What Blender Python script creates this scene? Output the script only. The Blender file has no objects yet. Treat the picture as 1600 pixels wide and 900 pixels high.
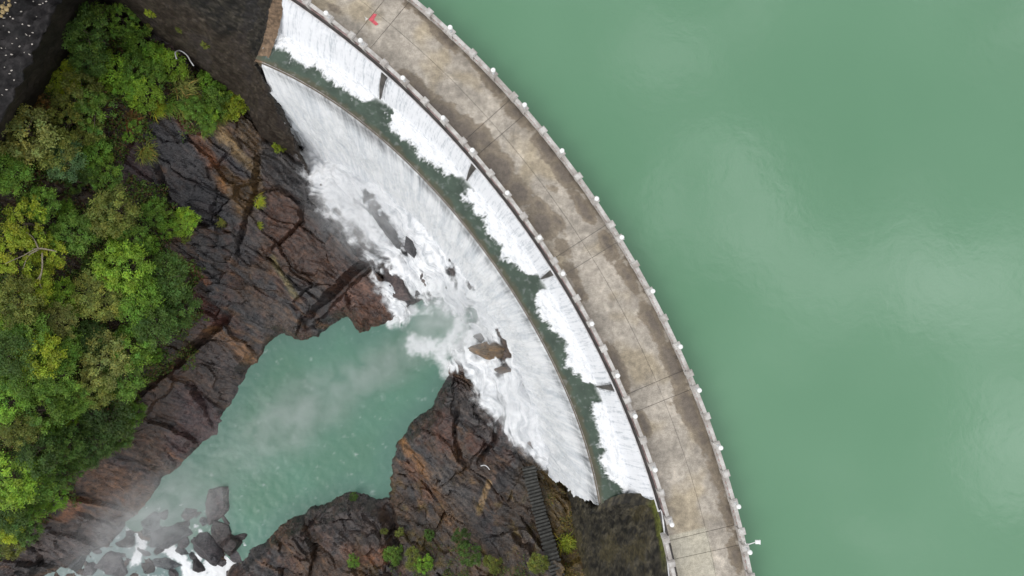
import bpy, math, random
import numpy as np

# ------------------------------------------------------------------ camera, sky, sun, exposure
scene = bpy.context.scene
COL = scene.collection
HCAM, FPX = 54.0, 1066.667          # camera height above the crest road (m); focal length in photo pixels

cam_data = bpy.data.cameras.new('camera')
cam_data.lens = 24.0
cam_data.sensor_width = 36.0
cam_data.clip_end = 5000
cam = bpy.data.objects.new('camera', cam_data)
cam.location = (0, 0, HCAM)
COL.objects.link(cam)
scene.camera = cam

SUN_EL, SUN_AZ = 46.0, 236.0        # degrees; azimuth measured from +Y towards +X
world = bpy.data.worlds.new('World')
scene.world = world
world.use_nodes = True
wn, wl = world.node_tree.nodes, world.node_tree.links
wn.clear()
w_out = wn.new('ShaderNodeOutputWorld')
w_bg = wn.new('ShaderNodeBackground')
w_bg.inputs['Strength'].default_value = 0.128
w_sky = wn.new('ShaderNodeTexSky')
w_sky.sky_type = 'NISHITA'
w_sky.sun_disc = False
w_sky.sun_elevation = math.radians(SUN_EL)
w_sky.sun_rotation = math.radians(SUN_AZ)
w_tc = wn.new('ShaderNodeTexCoord')
w_noise = wn.new('ShaderNodeTexNoise')
w_noise.inputs['Scale'].default_value = 4.2
w_noise.inputs['Detail'].default_value = 4.0
w_noise.inputs['Roughness'].default_value = 0.5
w_ramp = wn.new('ShaderNodeValToRGB')
w_ramp.color_ramp.elements[0].position = 0.40
w_ramp.color_ramp.elements[0].color = (5.0, 5.1, 5.3, 1)
w_ramp.color_ramp.elements[1].position = 0.70
w_ramp.color_ramp.elements[1].color = (23, 23, 23.4, 1)
w_mid = w_ramp.color_ramp.elements.new(0.55)
w_mid.color = (7.6, 7.7, 7.9, 1)
w_mix = wn.new('ShaderNodeMix')
w_mix.data_type = 'RGBA'
w_mix.inputs[0].default_value = 0.9
w_map = wn.new('ShaderNodeMapping')
w_map.inputs['Location'].default_value = (87.62, 49.66, 18.98)
wl.new(w_tc.outputs['Generated'], w_map.inputs['Vector'])
wl.new(w_map.outputs['Vector'], w_noise.inputs['Vector'])
wl.new(w_noise.outputs['Fac'], w_ramp.inputs['Fac'])
wl.new(w_sky.outputs['Color'], w_mix.inputs[6])
wl.new(w_ramp.outputs['Color'], w_mix.inputs[7])
wl.new(w_mix.outputs[2], w_bg.inputs['Color'])
wl.new(w_bg.outputs['Background'], w_out.inputs['Surface'])

sun_data = bpy.data.lights.new('sun', 'SUN')
sun_data.energy = 0.8
sun_data.angle = math.radians(28)
sun_data.color = (1.0, 0.97, 0.92)
sun = bpy.data.objects.new('sun', sun_data)
sun.rotation_euler = (math.radians(90 - SUN_EL), 0, math.radians(180 - SUN_AZ))
COL.objects.link(sun)

vs = scene.view_settings
vs.view_transform = 'Standard'
vs.look = 'None'
vs.exposure = 0.24
vs.gamma = 1.0
scene.render.engine = 'CYCLES'
scene.cycles.use_denoising = True
scene.cycles.transparent_max_bounces = 24
scene.cycles.max_bounces = 10
scene.cycles.volume_bounces = 4

# ------------------------------------------------------------------ helpers
rng = np.random.default_rng(11)


def lin(r, g, b):
    c = np.array([r, g, b], float) / 255.0
    return np.where(c <= 0.04045, c / 12.92, ((c + 0.055) / 1.055) ** 2.4)


def W(px, py, z):
    """world point seen at photo pixel (px, py) at height z"""
    s = (HCAM - z) / FPX
    return np.array([(px - 800.0) * s, (450.0 - py) * s, z])


def to_px(x, y, z):
    s = FPX / (HCAM - z)
    return x * s + 800.0, 450.0 - y * s


def sstep(a, b, x):
    t = np.clip((x - a) / (b - a), 0, 1)
    return t * t * (3 - 2 * t)


_G = {}


def _tab(seed):
    if seed not in _G:
        r = np.random.default_rng(1000 + seed)
        a = r.random(256) * 2 * np.pi
        _G[seed] = (r.permutation(256), np.cos(a), np.sin(a))
    return _G[seed]


def perlin(x, y, seed=0):
    P, GX, GY = _tab(seed)
    xi, yi = np.floor(x).astype(int), np.floor(y).astype(int)
    xf, yf = x - xi, y - yi
    u, v = xf * xf * xf * (xf * (xf * 6 - 15) + 10), yf * yf * yf * (yf * (yf * 6 - 15) + 10)

    def g(dx, dy):
        h = P[(P[(xi + dx) & 255] + yi + dy) & 255]
        return GX[h] * (xf - dx) + GY[h] * (yf - dy)
    a = g(0, 0) * (1 - u) + g(1, 0) * u
    b = g(0, 1) * (1 - u) + g(1, 1) * u
    return (a * (1 - v) + b * v) * 1.5


def fbm(x, y, octaves=4, seed=0, gain=0.5):
    s, a = 0, 1.0
    for k in range(octaves):
        s = s + a * perlin(x * 2 ** k + 17.3 * k, y * 2 ** k - 9.1 * k, seed + k)
        a *= gain
    return s


def voronoi(x, y, seed=0):
    """jittered-grid cells: F1, F2, cell random numbers (4), offset from the cell's centre"""
    P, _, _ = _tab(seed)
    r = np.random.default_rng(500 + seed).random((256, 6))
    xi, yi = np.floor(x).astype(int), np.floor(y).astype(int)
    f1 = np.full(x.shape, 9.0)
    f2 = np.full(x.shape, 9.0)
    idx = np.zeros(x.shape, int)
    ox, oy = np.zeros(x.shape), np.zeros(x.shape)
    for dx in (-1, 0, 1):
        for dy in (-1, 0, 1):
            h = P[(P[(xi + dx) & 255] + yi + dy) & 255]
            vx, vy = x - (xi + dx + r[h, 0]), y - (yi + dy + r[h, 1])
            d = np.hypot(vx, vy)
            near = d < f1
            f2 = np.where(near, f1, np.minimum(f2, d))
            idx = np.where(near, h, idx)
            ox, oy = np.where(near, vx, ox), np.where(near, vy, oy)
            f1 = np.where(near, d, f1)
    return f1, f2, r[idx, 2:], ox, oy


def poly_sd(x, y, P):
    """signed distance to a polygon, negative inside"""
    P = np.asarray(P, float)
    d = np.full(x.shape, 1e9)
    ins = np.zeros(x.shape, bool)
    n = len(P)
    for i in range(n):
        a, b = P[i], P[(i + 1) % n]
        e = b - a
        t = np.clip(((x - a[0]) * e[0] + (y - a[1]) * e[1]) / (e @ e + 1e-12), 0, 1)
        d = np.minimum(d, np.hypot(x - a[0] - t * e[0], y - a[1] - t * e[1]))
        c = (a[1] > y) != (b[1] > y)
        with np.errstate(divide='ignore', invalid='ignore'):
            xx = a[0] + (y - a[1]) / (b[1] - a[1] + 1e-15) * e[0]
        ins ^= c & (x < xx)
    return np.where(ins, -d, d)


def line_d(x, y, P):
    """distance to a polyline and the fraction along it"""
    P = np.asarray(P, float)
    d = np.full(x.shape, 1e9)
    f = np.zeros(x.shape)
    n = len(P) - 1
    for i in range(n):
        a, e = P[i], P[i + 1] - P[i]
        t = np.clip(((x - a[0]) * e[0] + (y - a[1]) * e[1]) / (e @ e + 1e-12), 0, 1)
        q = np.hypot(x - a[0] - t * e[0], y - a[1] - t * e[1])
        f = np.where(q < d, (i + t) / n, f)
        d = np.minimum(d, q)
    return d, f


def smooth_curve(P, n):
    """n points along a Catmull-Rom curve through P"""
    P = np.asarray(P, float)
    Q = np.vstack([2 * P[0] - P[1], P, 2 * P[-1] - P[-2]])
    t = np.linspace(0, len(P) - 1 - 1e-9, n)
    i = t.astype(int)
    f = (t - i)[:, None]
    a, b, c, d = Q[i], Q[i + 1], Q[i + 2], Q[i + 3]
    return 0.5 * (2 * b + (c - a) * f + (2 * a - 5 * b + 4 * c - d) * f ** 2 + (3 * b - a - 3 * c + d) * f ** 3)


def new_mesh(name, V, Q, attrs=None, smooth=True):
    """mesh from arrays: V (n,3), Q (m,3 or 4); attrs: name -> (n,) float, (n,3) colour or vector ('v:name')"""
    V = np.asarray(V, np.float32)
    Q = np.asarray(Q, np.int32)
    me = bpy.data.meshes.new(name)
    k = Q.shape[1]
    me.vertices.add(len(V))
    me.vertices.foreach_set('co', V.ravel())
    me.loops.add(Q.size)
    me.loops.foreach_set('vertex_index', Q.ravel())
    me.polygons.add(len(Q))
    me.polygons.foreach_set('loop_start', np.arange(0, Q.size, k, dtype=np.int32))
    me.polygons.foreach_set('use_smooth', np.full(len(Q), smooth))
    me.update(calc_edges=True)
    for an, a in (attrs or {}).items():
        a = np.asarray(a, np.float32)
        if a.ndim == 1:
            me.attributes.new(an, 'FLOAT', 'POINT').data.foreach_set('value', a)
        elif an.startswith('v:'):
            me.attributes.new(an[2:], 'FLOAT_VECTOR', 'POINT').data.foreach_set('vector', a.ravel())
        else:
            c = np.ones((len(V), 4), np.float32)
            c[:, :3] = a
            me.color_attributes.new(an, 'FLOAT_COLOR', 'POINT').data.foreach_set('color', c.ravel())
    return me


def grid_quads(n, m, mask=None):
    i = np.arange((n - 1) * (m - 1)).reshape(n - 1, m - 1)
    r, c = np.divmod(i, m - 1)
    a = r * m + c
    q = np.stack([a, a + m, a + m + 1, a + 1], -1)
    return (q[mask] if mask is not None else q.reshape(-1, 4))


def compact(V, Q, attrs):
    used = np.unique(Q)
    re = np.zeros(len(V), np.int64)
    re[used] = np.arange(len(used))
    return V[used], re[Q], {k: a[used] for k, a in attrs.items()}


def add(name, me, mat=None, parent=None, label=None, cat=None, group=None, kind=None):
    o = bpy.data.objects.new(name, me)
    COL.objects.link(o)
    if mat is not None and me is not None and not me.materials:
        me.materials.append(mat)
    if parent is not None:
        o.parent = parent
    for k, v in (('label', label), ('category', cat), ('group', group), ('kind', kind)):
        if v:
            o[k] = v
    return o


def empty(name, loc, label, cat, group=None):
    o = add(name, None, label=label, cat=cat, group=group)
    o.location = loc
    o.empty_display_size = 0.3
    return o


class MB:
    """collects boxes, tubes and revolved shapes into one mesh"""

    def __init__(self):
        self.v, self.q = [], []

    def raw(self, V, Q):
        b = sum(len(a) for a in self.v)
        self.v.append(np.asarray(V, float))
        for f in Q:
            self.q.append([b + i for i in f])

    def box(self, c, h, ex=(1, 0, 0), ey=(0, 1, 0), ez=(0, 0, 1), bev=0.0):
        c, ex, ey, ez = (np.asarray(a, float) for a in (c, ex, ey, ez))
        hx, hy, hz = h
        if bev <= 0:
            V = [c + sx * hx * ex + sy * hy * ey + sz * hz * ez for sz in (-1, 1) for sx, sy in ((-1, -1), (1, -1), (1, 1), (-1, 1))]
            F = [(0, 3, 2, 1), (4, 5, 6, 7), (0, 1, 5, 4), (1, 2, 6, 5), (2, 3, 7, 6), (3, 0, 4, 7)]
        else:
            V = []
            for zz, k in ((-hz, 0), (hz - bev, 0), (hz, bev)):
                V += [c + sx * (hx - k) * ex + sy * (hy - k) * ey + zz * ez for sx, sy in ((-1, -1), (1, -1), (1, 1), (-1, 1))]
            F = [(0, 3, 2, 1), (8, 9, 10, 11)]
            for L in (0, 4):
                F += [(L + i, L + (i + 1) % 4, L + 4 + (i + 1) % 4, L + 4 + i) for i in range(4)]
        self.raw(V, F)

    def tube(self, P, R, n=8):
        P = np.asarray(P, float)
        R = np.broadcast_to(np.asarray(R, float), (len(P),))
        V, F = [], []
        for i, p in enumerate(P):
            t = P[min(i + 1, len(P) - 1)] - P[max(i - 1, 0)]
            t /= np.linalg.norm(t) + 1e-9
            a = np.cross(t, (0, 0, 1) if abs(t[2]) < 0.9 else (1, 0, 0))
            a /= np.linalg.norm(a)
            b = np.cross(t, a)
            V += [p + R[i] * (math.cos(2 * math.pi * k / n) * a + math.sin(2 * math.pi * k / n) * b) for k in range(n)]
        for i in range(len(P) - 1):
            F += [(i * n + k, i * n + (k + 1) % n, (i + 1) * n + (k + 1) % n, (i + 1) * n + k) for k in range(n)]
        F += [tuple(range(n))[::-1], tuple((len(P) - 1) * n + k for k in range(n))]
        self.raw(V, F)

    def lathe(self, c, prof, n=12):
        V, F = [], []
        for r, z in prof:
            V += [(c[0] + r * math.cos(2 * math.pi * k / n), c[1] + r * math.sin(2 * math.pi * k / n), c[2] + z) for k in range(n)]
        for i in range(len(prof) - 1):
            F += [(i * n + k, i * n + (k + 1) % n, (i + 1) * n + (k + 1) % n, (i + 1) * n + k) for k in range(n)]
        F += [tuple(range(n))[::-1], tuple((len(prof) - 1) * n + k for k in range(n))]
        self.raw(V, F)

    def mesh(self, name, smooth=False):
        me = bpy.data.meshes.new(name)
        me.from_pydata([tuple(v) for v in np.vstack(self.v)], [], self.q)
        me.polygons.foreach_set('use_smooth', [smooth] * len(me.polygons))
        me.update()
        return me


# ------------------------------------------------------------------ materials
class Nt:
    def __init__(self, name):
        self.m = bpy.data.materials.new(name)
        self.m.use_nodes = True
        self.t = self.m.node_tree
        self.p = self.t.nodes['Principled BSDF']
        self.out = self.t.nodes['Material Output']

    def n(self, kind, **kw):
        nd = self.t.nodes.new(kind)
        for k, v in kw.items():
            setattr(nd, k, v)
        return nd

    def put(self, sock, v):
        if hasattr(v, 'is_output') or hasattr(v, 'links'):
            self.t.links.new(v, sock)
        elif v is not None:
            sock.default_value = v if np.isscalar(v) or len(v) != 3 or sock.type == 'VECTOR' else (*v, 1)

    def attr(self, name, out='Color'):
        nd = self.n('ShaderNodeAttribute', attribute_name=name)
        return nd.outputs[out]

    def noise(self, scale, detail=3, rough=0.55, vec=None, dist=0.0, stretch=None, out='Fac'):
        nd = self.n('ShaderNodeTexNoise')
        nd.inputs['Scale'].default_value = scale
        nd.inputs['Detail'].default_value = detail
        nd.inputs['Roughness'].default_value = rough
        nd.inputs['Distortion'].default_value = dist
        if vec is None:
            vec = self.n('ShaderNodeNewGeometry').outputs['Position']
        if stretch:
            mp = self.n('ShaderNodeVectorMath', operation='MULTIPLY')
            self.put(mp.inputs[0], vec)
            mp.inputs[1].default_value = stretch
            vec = mp.outputs[0]
        self.put(nd.inputs['Vector'], vec)
        return nd.outputs[out]

    def ramp(self, fac, a, b, ca=(0, 0, 0), cb=(1, 1, 1)):
        nd = self.n('ShaderNodeMapRange')
        nd.interpolation_type = 'SMOOTHSTEP'
        self.put(nd.inputs[0], fac)
        nd.inputs[1].default_value, nd.inputs[2].default_value = a, b
        if np.isscalar(ca):
            nd.inputs[3].default_value, nd.inputs[4].default_value = ca, cb
            return nd.outputs[0]
        return self.mix(nd.outputs[0], ca, cb)

    def mix(self, f, a, b, mode='MIX'):
        nd = self.n('ShaderNodeMix', data_type='RGBA', blend_type=mode)
        self.put(nd.inputs[0], f)
        self.put(nd.inputs[6], a)
        self.put(nd.inputs[7], b)
        return nd.outputs[2]

    def math(self, op, a, b=0.0, clamp=False):
        nd = self.n('ShaderNodeMath', operation=op, use_clamp=clamp)
        self.put(nd.inputs[0], a)
        self.put(nd.inputs[1], b)
        return nd.outputs[0]

    def bump(self, h, strength=0.5, dist=0.1, normal=None):
        nd = self.n('ShaderNodeBump')
        nd.inputs['Strength'].default_value = strength
        nd.inputs['Distance'].default_value = dist
        self.put(nd.inputs['Height'], h)
        if normal is not None:
            self.put(nd.inputs['Normal'], normal)
        return nd.outputs[0]

    def set(self, **kw):
        names = dict(color='Base Color', rough='Roughness', normal='Normal', spec='Specular IOR Level', alpha='Alpha', metal='Metallic', ior='IOR', coat='Coat Weight', trans='Transmission Weight')
        for k, v in kw.items():
            self.put(self.p.inputs[names[k]], v)
        return self.m


def mat_rock():
    t = Nt('wet_rock')
    c = t.attr('Col')
    n1 = t.noise(1.1, 5, 0.62)
    n2 = t.noise(6.0, 4, 0.65)
    n3 = t.noise(3.0, 6, 0.72, vec=t.attr('grain', 'Vector'), dist=0.12)
    c = t.mix(1.0, c, t.ramp(n1, 0.3, 0.7, (0.55, 0.56, 0.6), (1.35, 1.3, 1.25)), 'MULTIPLY')
    c = t.mix(1.0, c, t.ramp(n2, 0.3, 0.72, (0.72, 0.72, 0.72), (1.3, 1.28, 1.26)), 'MULTIPLY')
    c = t.mix(1.0, c, t.ramp(n3, 0.36, 0.66, (0.62, 0.62, 0.65), (1.5, 1.42, 1.32)), 'MULTIPLY')
    n4 = t.noise(9.0, 6, 0.78, vec=t.attr('grain', 'Vector'), dist=0.15)
    c = t.mix(1.0, c, t.ramp(n4, 0.38, 0.62, (0.8, 0.8, 0.82), (1.22, 1.2, 1.16)), 'MULTIPLY')
    fl = t.noise(14.0, 3, 0.7)
    c = t.mix(t.ramp(fl, 0.64, 0.72, 0.0, 0.35), c, (0.19, 0.16, 0.125))
    h = t.math('ADD', t.math('MULTIPLY', n3, 0.6), t.math('ADD', t.math('MULTIPLY', n2, 0.35), t.math('MULTIPLY', n4, 0.35)))
    return t.set(color=c, rough=t.ramp(n1, 0.3, 0.7, 0.22, 0.52), normal=t.bump(h, 0.8, 0.2), spec=0.55)


def mat_vcol(name, rough=0.8, bump=0.3, scale=5.0, lo=0.75, hi=1.25, roughattr=None, spec=0.4):
    """surface coloured by its own vertex colours with fine grain on top"""
    t = Nt(name)
    c = t.attr('Col')
    n1 = t.noise(scale, 5, 0.65)
    n2 = t.noise(scale * 5, 3, 0.6)
    c = t.mix(1.0, c, t.ramp(n1, 0.3, 0.7, (lo,) * 3, (hi,) * 3), 'MULTIPLY')
    c = t.mix(1.0, c, t.ramp(n2, 0.3, 0.7, (0.85,) * 3, (1.15,) * 3), 'MULTIPLY')
    r = t.attr(roughattr, 'Fac') if roughattr else rough
    return t.set(color=c, rough=r, normal=t.bump(t.math('ADD', n1, t.math('MULTIPLY', n2, 0.4)), bump, 0.05), spec=spec)


def mat_plain(name, col, rough=0.6, var=0.2, scale=3.0, bump=0.2, spec=0.5):
    t = Nt(name)
    n1 = t.noise(scale, 4, 0.6)
    n2 = t.noise(scale * 7, 3, 0.6)
    c = t.mix(1.0, col, t.ramp(n1, 0.3, 0.7, (1 - var,) * 3, (1 + var,) * 3), 'MULTIPLY')
    return t.set(color=c, rough=rough, normal=t.bump(n2, bump, 0.02), spec=spec)


def mat_parapet(name, base, dirt):
    t = Nt(name)
    n1 = t.noise(1.3, 5, 0.65)
    n2 = t.noise(9.0, 4, 0.7)
    f = t.ramp(t.math('ADD', n1, t.math('MULTIPLY', n2, 0.35)), 0.55, 0.85, 0.0, 1.0)
    c = t.mix(f, base, dirt)
    c = t.mix(1.0, c, t.ramp(n2, 0.3, 0.7, (0.8,) * 3, (1.15,) * 3), 'MULTIPLY')
    return t.set(color=c, rough=0.85, normal=t.bump(n2, 0.3, 0.02), spec=0.3)


def mat_leaf():
    t = Nt('leaf')
    oi = t.n('ShaderNodeObjectInfo').outputs['Color']
    c = t.mix(1.0, oi, t.attr('Col'), 'MULTIPLY')
    t.set(color=c, rough=0.5, spec=0.35)
    tr = t.n('ShaderNodeBsdfTranslucent')
    t.put(tr.inputs['Color'], t.mix(1.0, c, (1.1, 1.25, 0.6), 'MULTIPLY'))
    mx = t.n('ShaderNodeMixShader')
    mx.inputs[0].default_value = 0.28
    t.t.links.new(t.p.outputs[0], mx.inputs[1])
    t.t.links.new(tr.outputs[0], mx.inputs[2])
    t.t.links.new(mx.outputs[0], t.out.inputs['Surface'])
    return t.m


def mat_reservoir():
    t = Nt('reservoir_water')
    pos = t.n('ShaderNodeNewGeometry').outputs['Position']
    n1 = t.noise(0.035, 3, 0.5, pos)
    c = t.ramp(n1, 0.35, 0.68, (0.100, 0.226, 0.127), (0.112, 0.244, 0.140))
    w = t.noise(0.9, 4, 0.55, pos, 0.4)
    w2 = t.noise(4.5, 3, 0.55, pos, stretch=(1.0, 0.6, 1.0))
    h = t.math('ADD', w, t.math('MULTIPLY', w2, 0.12))
    return t.set(color=c, rough=0.08, normal=t.bump(h, 0.075, 0.16), spec=0.55)


def mat_pool():
    """milky green water with white foam where the attribute says so"""
    t = Nt('river_water')
    f = t.attr('foam', 'Fac')
    c = t.attr('Col')
    pos = t.n('ShaderNodeNewGeometry').outputs['Position']
    w = t.noise(1.4, 4, 0.6, pos, 0.3, stretch=(1.0, 1.5, 1.0))
    w2 = t.noise(7.0, 3, 0.6, pos)
    col = t.mix(f, c, (0.85, 0.86, 0.865))
    rough = t.math('ADD', 0.3, t.math('MULTIPLY', f, 0.7))
    return t.set(color=col, rough=rough, normal=t.bump(t.math('ADD', w, t.math('MULTIPLY', w2, 0.25)), 0.2, 0.10), spec=0.35)


def mat_foam(name, stretch, col=(0.84, 0.86, 0.88), lo=0.62, bump=0.5, usealpha=True, aamp=1.9, contrast=(0.3, 0.62), bdist=0.16):
    """white falling water, streaked along the flow (attribute flow: across, along)"""
    t = Nt(name)
    fl = t.attr('flow', 'Vector')
    n1 = t.noise(1.0, 4, 0.62, fl, 0.25, stretch=stretch)
    n2 = t.noise(1.0, 4, 0.65, fl, 0.2, stretch=tuple(3.1 * s for s in stretch))
    n3 = t.noise(1.0, 3, 0.6, fl, 0.0, stretch=(2.2, 2.2, 2.2))
    s = t.math('ADD', t.math('MULTIPLY', n1, 0.5), t.math('ADD', t.math('MULTIPLY', n2, 0.3), t.math('MULTIPLY', n3, 0.2)))
    c = t.ramp(s, contrast[0], contrast[1], tuple(lo * k for k in (0.90, 0.95, 1.0)), col)
    t.set(color=c, rough=0.65, normal=t.bump(s, bump, bdist), spec=0.3)
    if usealpha:
        a = t.attr('alpha', 'Fac')
        k = t.math('ADD', a, t.math('MULTIPLY', t.math('SUBTRACT', s, 0.5), aamp))
        t.set(alpha=t.ramp(k, 0.05, 0.85, 0.0, 1.0))
    return t.m


M = {}
M['rock'] = mat_rock()
M['deck'] = mat_vcol('crest_concrete', bump=0.35, scale=2.6, lo=0.8, hi=1.18, roughattr='Rough', spec=0.45)
M['face'] = mat_vcol('dam_masonry', rough=0.7, bump=0.8, scale=3.0, lo=0.55, hi=1.5)
M['pconc'] = mat_parapet('parapet_concrete', (0.56, 0.54, 0.51), (0.34, 0.31, 0.28))
M['ppanel'] = mat_parapet('parapet_panel', (0.42, 0.30, 0.29), (0.16, 0.12, 0.11))
M['pink'] = mat_parapet('faded_red_paint', (0.50, 0.25, 0.24), (0.46, 0.36, 0.33))
M['white'] = mat_plain('white_enamel', (0.80, 0.80, 0.79), 0.35, 0.08, 2.0, 0.05)
M['globe'] = mat_plain('opal_glass', (0.86, 0.86, 0.84), 0.15, 0.04, 2.0, 0.02)
M['pipe'] = mat_plain('white_pipe', (0.66, 0.66, 0.66), 0.5, 0.2, 2.0, 0.05)
M['metal'] = mat_plain('galvanised_metal', (0.55, 0.56, 0.56), 0.4, 0.1, 3.0, 0.05)
M['curb'] = mat_plain('wet_brown_curb', (0.11, 0.085, 0.055), 0.5, 0.35, 1.6, 0.4)
M['pier'] = mat_plain('dark_wet_concrete', (0.085, 0.077, 0.07), 0.5, 0.35, 1.2, 0.4)
M['tread'] = mat_plain('stair_concrete', (0.056, 0.056, 0.050), 0.8, 0.4, 2.4, 0.4)
M['stairside'] = mat_plain('stair_riser', (0.045, 0.042, 0.036), 0.85, 0.4, 2.4, 0.4)
M['redpaint'] = mat_plain('red_paint', (0.52, 0.085, 0.105), 0.7, 0.25, 6.0, 0.2)
M['whitepaint'] = mat_plain('worn_white_paint', (0.62, 0.60, 0.56), 0.7, 0.2, 6.0, 0.2)
M['stone'] = mat_plain('pale_stone', (0.50, 0.46, 0.41), 0.8, 0.3, 4.0, 0.3)
M['goldstone'] = mat_plain('ochre_stone', (0.36, 0.27, 0.13), 0.8, 0.3, 4.0, 0.3)
M['bark'] = mat_plain('bark', (0.10, 0.075, 0.055), 0.9, 0.35, 5.0, 0.5)
M['deadwood'] = mat_plain('bleached_wood', (0.30, 0.25, 0.19), 0.85, 0.25, 5.0, 0.4)
M['leaf'] = mat_leaf()
M['reservoir'] = mat_reservoir()
M['pool'] = mat_pool()
M['sheet'] = mat_foam('falling_sheet', (3.2, 0.22, 1.0), lo=0.60, col=(0.82, 0.83, 0.85), usealpha=True, bump=0.4, contrast=(0.38, 0.52))
M['curtain'] = mat_foam('lower_curtain', (1.3, 0.07, 1.0), lo=0.68, col=(0.90, 0.905, 0.91), bump=0.12, contrast=(0.34, 0.6), aamp=1.1)
M['cascade'] = mat_foam('white_cascade', (1.25, 0.22, 1.0), lo=0.55, col=(0.95, 0.955, 0.96), aamp=1.5, bump=0.4, contrast=(0.34, 0.56), bdist=0.3)
M['basin'] = mat_pool()

# ------------------------------------------------------------------ dam: curved crest and its plan
CX, CY = -58.0, -37.1               # centre of the crest's curve in plan
R_OUT, R_IN = 78.2, 72.55           # road edges
R_LEDGE = 72.22                     # downstream edge of the crest slab


def A(th, r, z=0.0):
    """point at angle th (degrees) and radius r of the crest's curve"""
    t = np.radians(th)
    return np.stack(np.broadcast_arrays(CX + r * np.cos(t), CY + r * np.sin(t), np.asarray(z, float)), -1)


D1 = [60.7, 51.2, 41.8, 32.6, 23.0, 13.5, 4.0]      # first post of each double pair


def th_of(px, py, z):
    p = W(px, py, z)
    return math.degrees(math.atan2(p[1] - CY, p[0] - CX))


def polar_px(th, r, z):
    p = A(th, r, z)
    return to_px(p[..., 0], p[..., 1], z)


dam = empty('dam', (CX + 75 * math.cos(0.6), CY + 75 * math.sin(0.6), 0), 'curved concrete dam with a stained tan crest road between two parapets', 'dam')

# crest road: slabs between the joints
joint_th = []
for d in D1:
    joint_th += [d + 0.15, d - 1.05]
cuts = sorted([68.0] + joint_th + [-4.0], reverse=True)
STAIN = [  # px, py, radius along, radius across (px), strength: damp dark patches on the road
    (700, 62, 34, 13, 1), (668, 22, 22, 9, .8), (740, 92, 30, 12, .9), (775, 130, 34, 16, 1), (815, 178, 40, 20, 1), (858, 228, 36, 20, 1.1),
    (880, 268, 36, 15, .9), (915, 330, 44, 12, .9), (948, 378, 30, 16, 1), (985, 440, 40, 11, .8), (1020, 505, 60, 14, .9), (1052, 570, 50, 16, 1),
    (1078, 640, 50, 16, 1), (1098, 690, 40, 14, .9), (1118, 740, 44, 15, .9), (1135, 800, 44, 14, .8), (1150, 870, 50, 12, .7),
    (660, 150, 40, 18, 1), (690, 178, 44, 26, 1.2), (725, 215, 50, 26, 1.1), (760, 225, 34, 18, .9), (778, 262, 44, 26, 1.1), (815, 300, 40, 22, 1.1),
    (845, 322, 36, 16, .8), (850, 350, 30, 22, 1.1), (872, 348, 26, 14, .9), (880, 385, 26, 15, .7), (895, 430, 24, 12, .9), (905, 455, 30, 10, .8),
    (962, 560, 30, 12, .9), (972, 585, 34, 13, .9), (1008, 665, 30, 9, .9), (640, 120, 26, 12, .8), (600, 92, 20, 8, .5), (560, 50, 26, 7, .5),
    (520, 12, 24, 8, .6), (1000, 652, 20, 8, .7), (855, 285, 30, 14, .5), (800, 208, 24, 12, .6)]


def deck_colour(th, r):
    P = A(th, r, 0.0)
    px, py = to_px(P[:, 0], P[:, 1], 0.0)
    x, y = P[:, 0], P[:, 1]
    f1 = fbm(x * 0.35, y * 0.35, 4, 3)
    f2 = fbm(x * 1.6, y * 1.6, 4, 8)
    wet = np.zeros(len(px))
    a = np.radians(th)
    tx, ty = -np.sin(a), -np.cos(a)     # along the road, in photo pixels
    for (sx, sy, ra, rb, k) in STAIN:
        dx, dy = px - sx, py - sy
        u = (dx * tx + dy * ty) / ra
        v = (dx * ty - dy * tx) / rb
        wet = np.maximum(wet, k * np.clip(1.45 - np.sqrt(u * u + v * v), 0, 1.2))
    edge = np.clip((r - 77.0) / 1.0, 0, 1.2) * 0.75 + np.clip((73.1 - r) / 0.7, 0, 1) * 0.4
    wet = np.maximum(wet, edge) + 0.38 * f1 + 0.2 * f2
    w = sstep(0.44, 0.62, wet + 0.10 * fbm(x * 5, y * 5, 3, 9))
    w2 = sstep(0.8, 1.15, wet)
    dry = lin(182, 172, 155)[None] * (1 + 0.22 * f1[:, None] + 0.16 * f2[:, None])
    pale = sstep(0.25, 0.8, fbm(x * 0.9 + 31, y * 0.9, 4, 21))[:, None]
    dry = dry * (1 + 0.22 * pale)
    yel = sstep(0.1, 0.7, fbm(x * 0.25 - 11, y * 0.25, 3, 31))[:, None]
    dry = dry * (1 - yel * np.array([0.05, 0.10, 0.22]))
    damp = lin(140, 127, 107)[None] * (1 + 0.2 * f2[:, None])
    dark = lin(118, 107, 93)[None] * (1 + 0.2 * f1[:, None])
    c = dry * (1 - w[:, None]) + damp * w[:, None]
    c = c * (1 - w2[:, None]) + dark * w2[:, None]
    grime = sstep(77.55, 77.95, r + 0.25 * f2)[:, None] * 0.6
    c = c * (1 - grime) + lin(70, 62, 52)[None] * grime
    patch = (sstep(13.98, 13.9, th) * sstep(75.55, 75.5, r))[:, None] * 0.8
    c = c * np.array([0.97, 0.98, 1.03])
    c = c * (1 - patch) + lin(192, 186, 168)[None] * (1 + 0.08 * f2[:, None]) * patch
    rough = 0.85 - 0.35 * w - 0.2 * w2
    return np.clip(c * 0.82, 0.01, 0.8), np.clip(rough, 0.2, 1)


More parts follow.
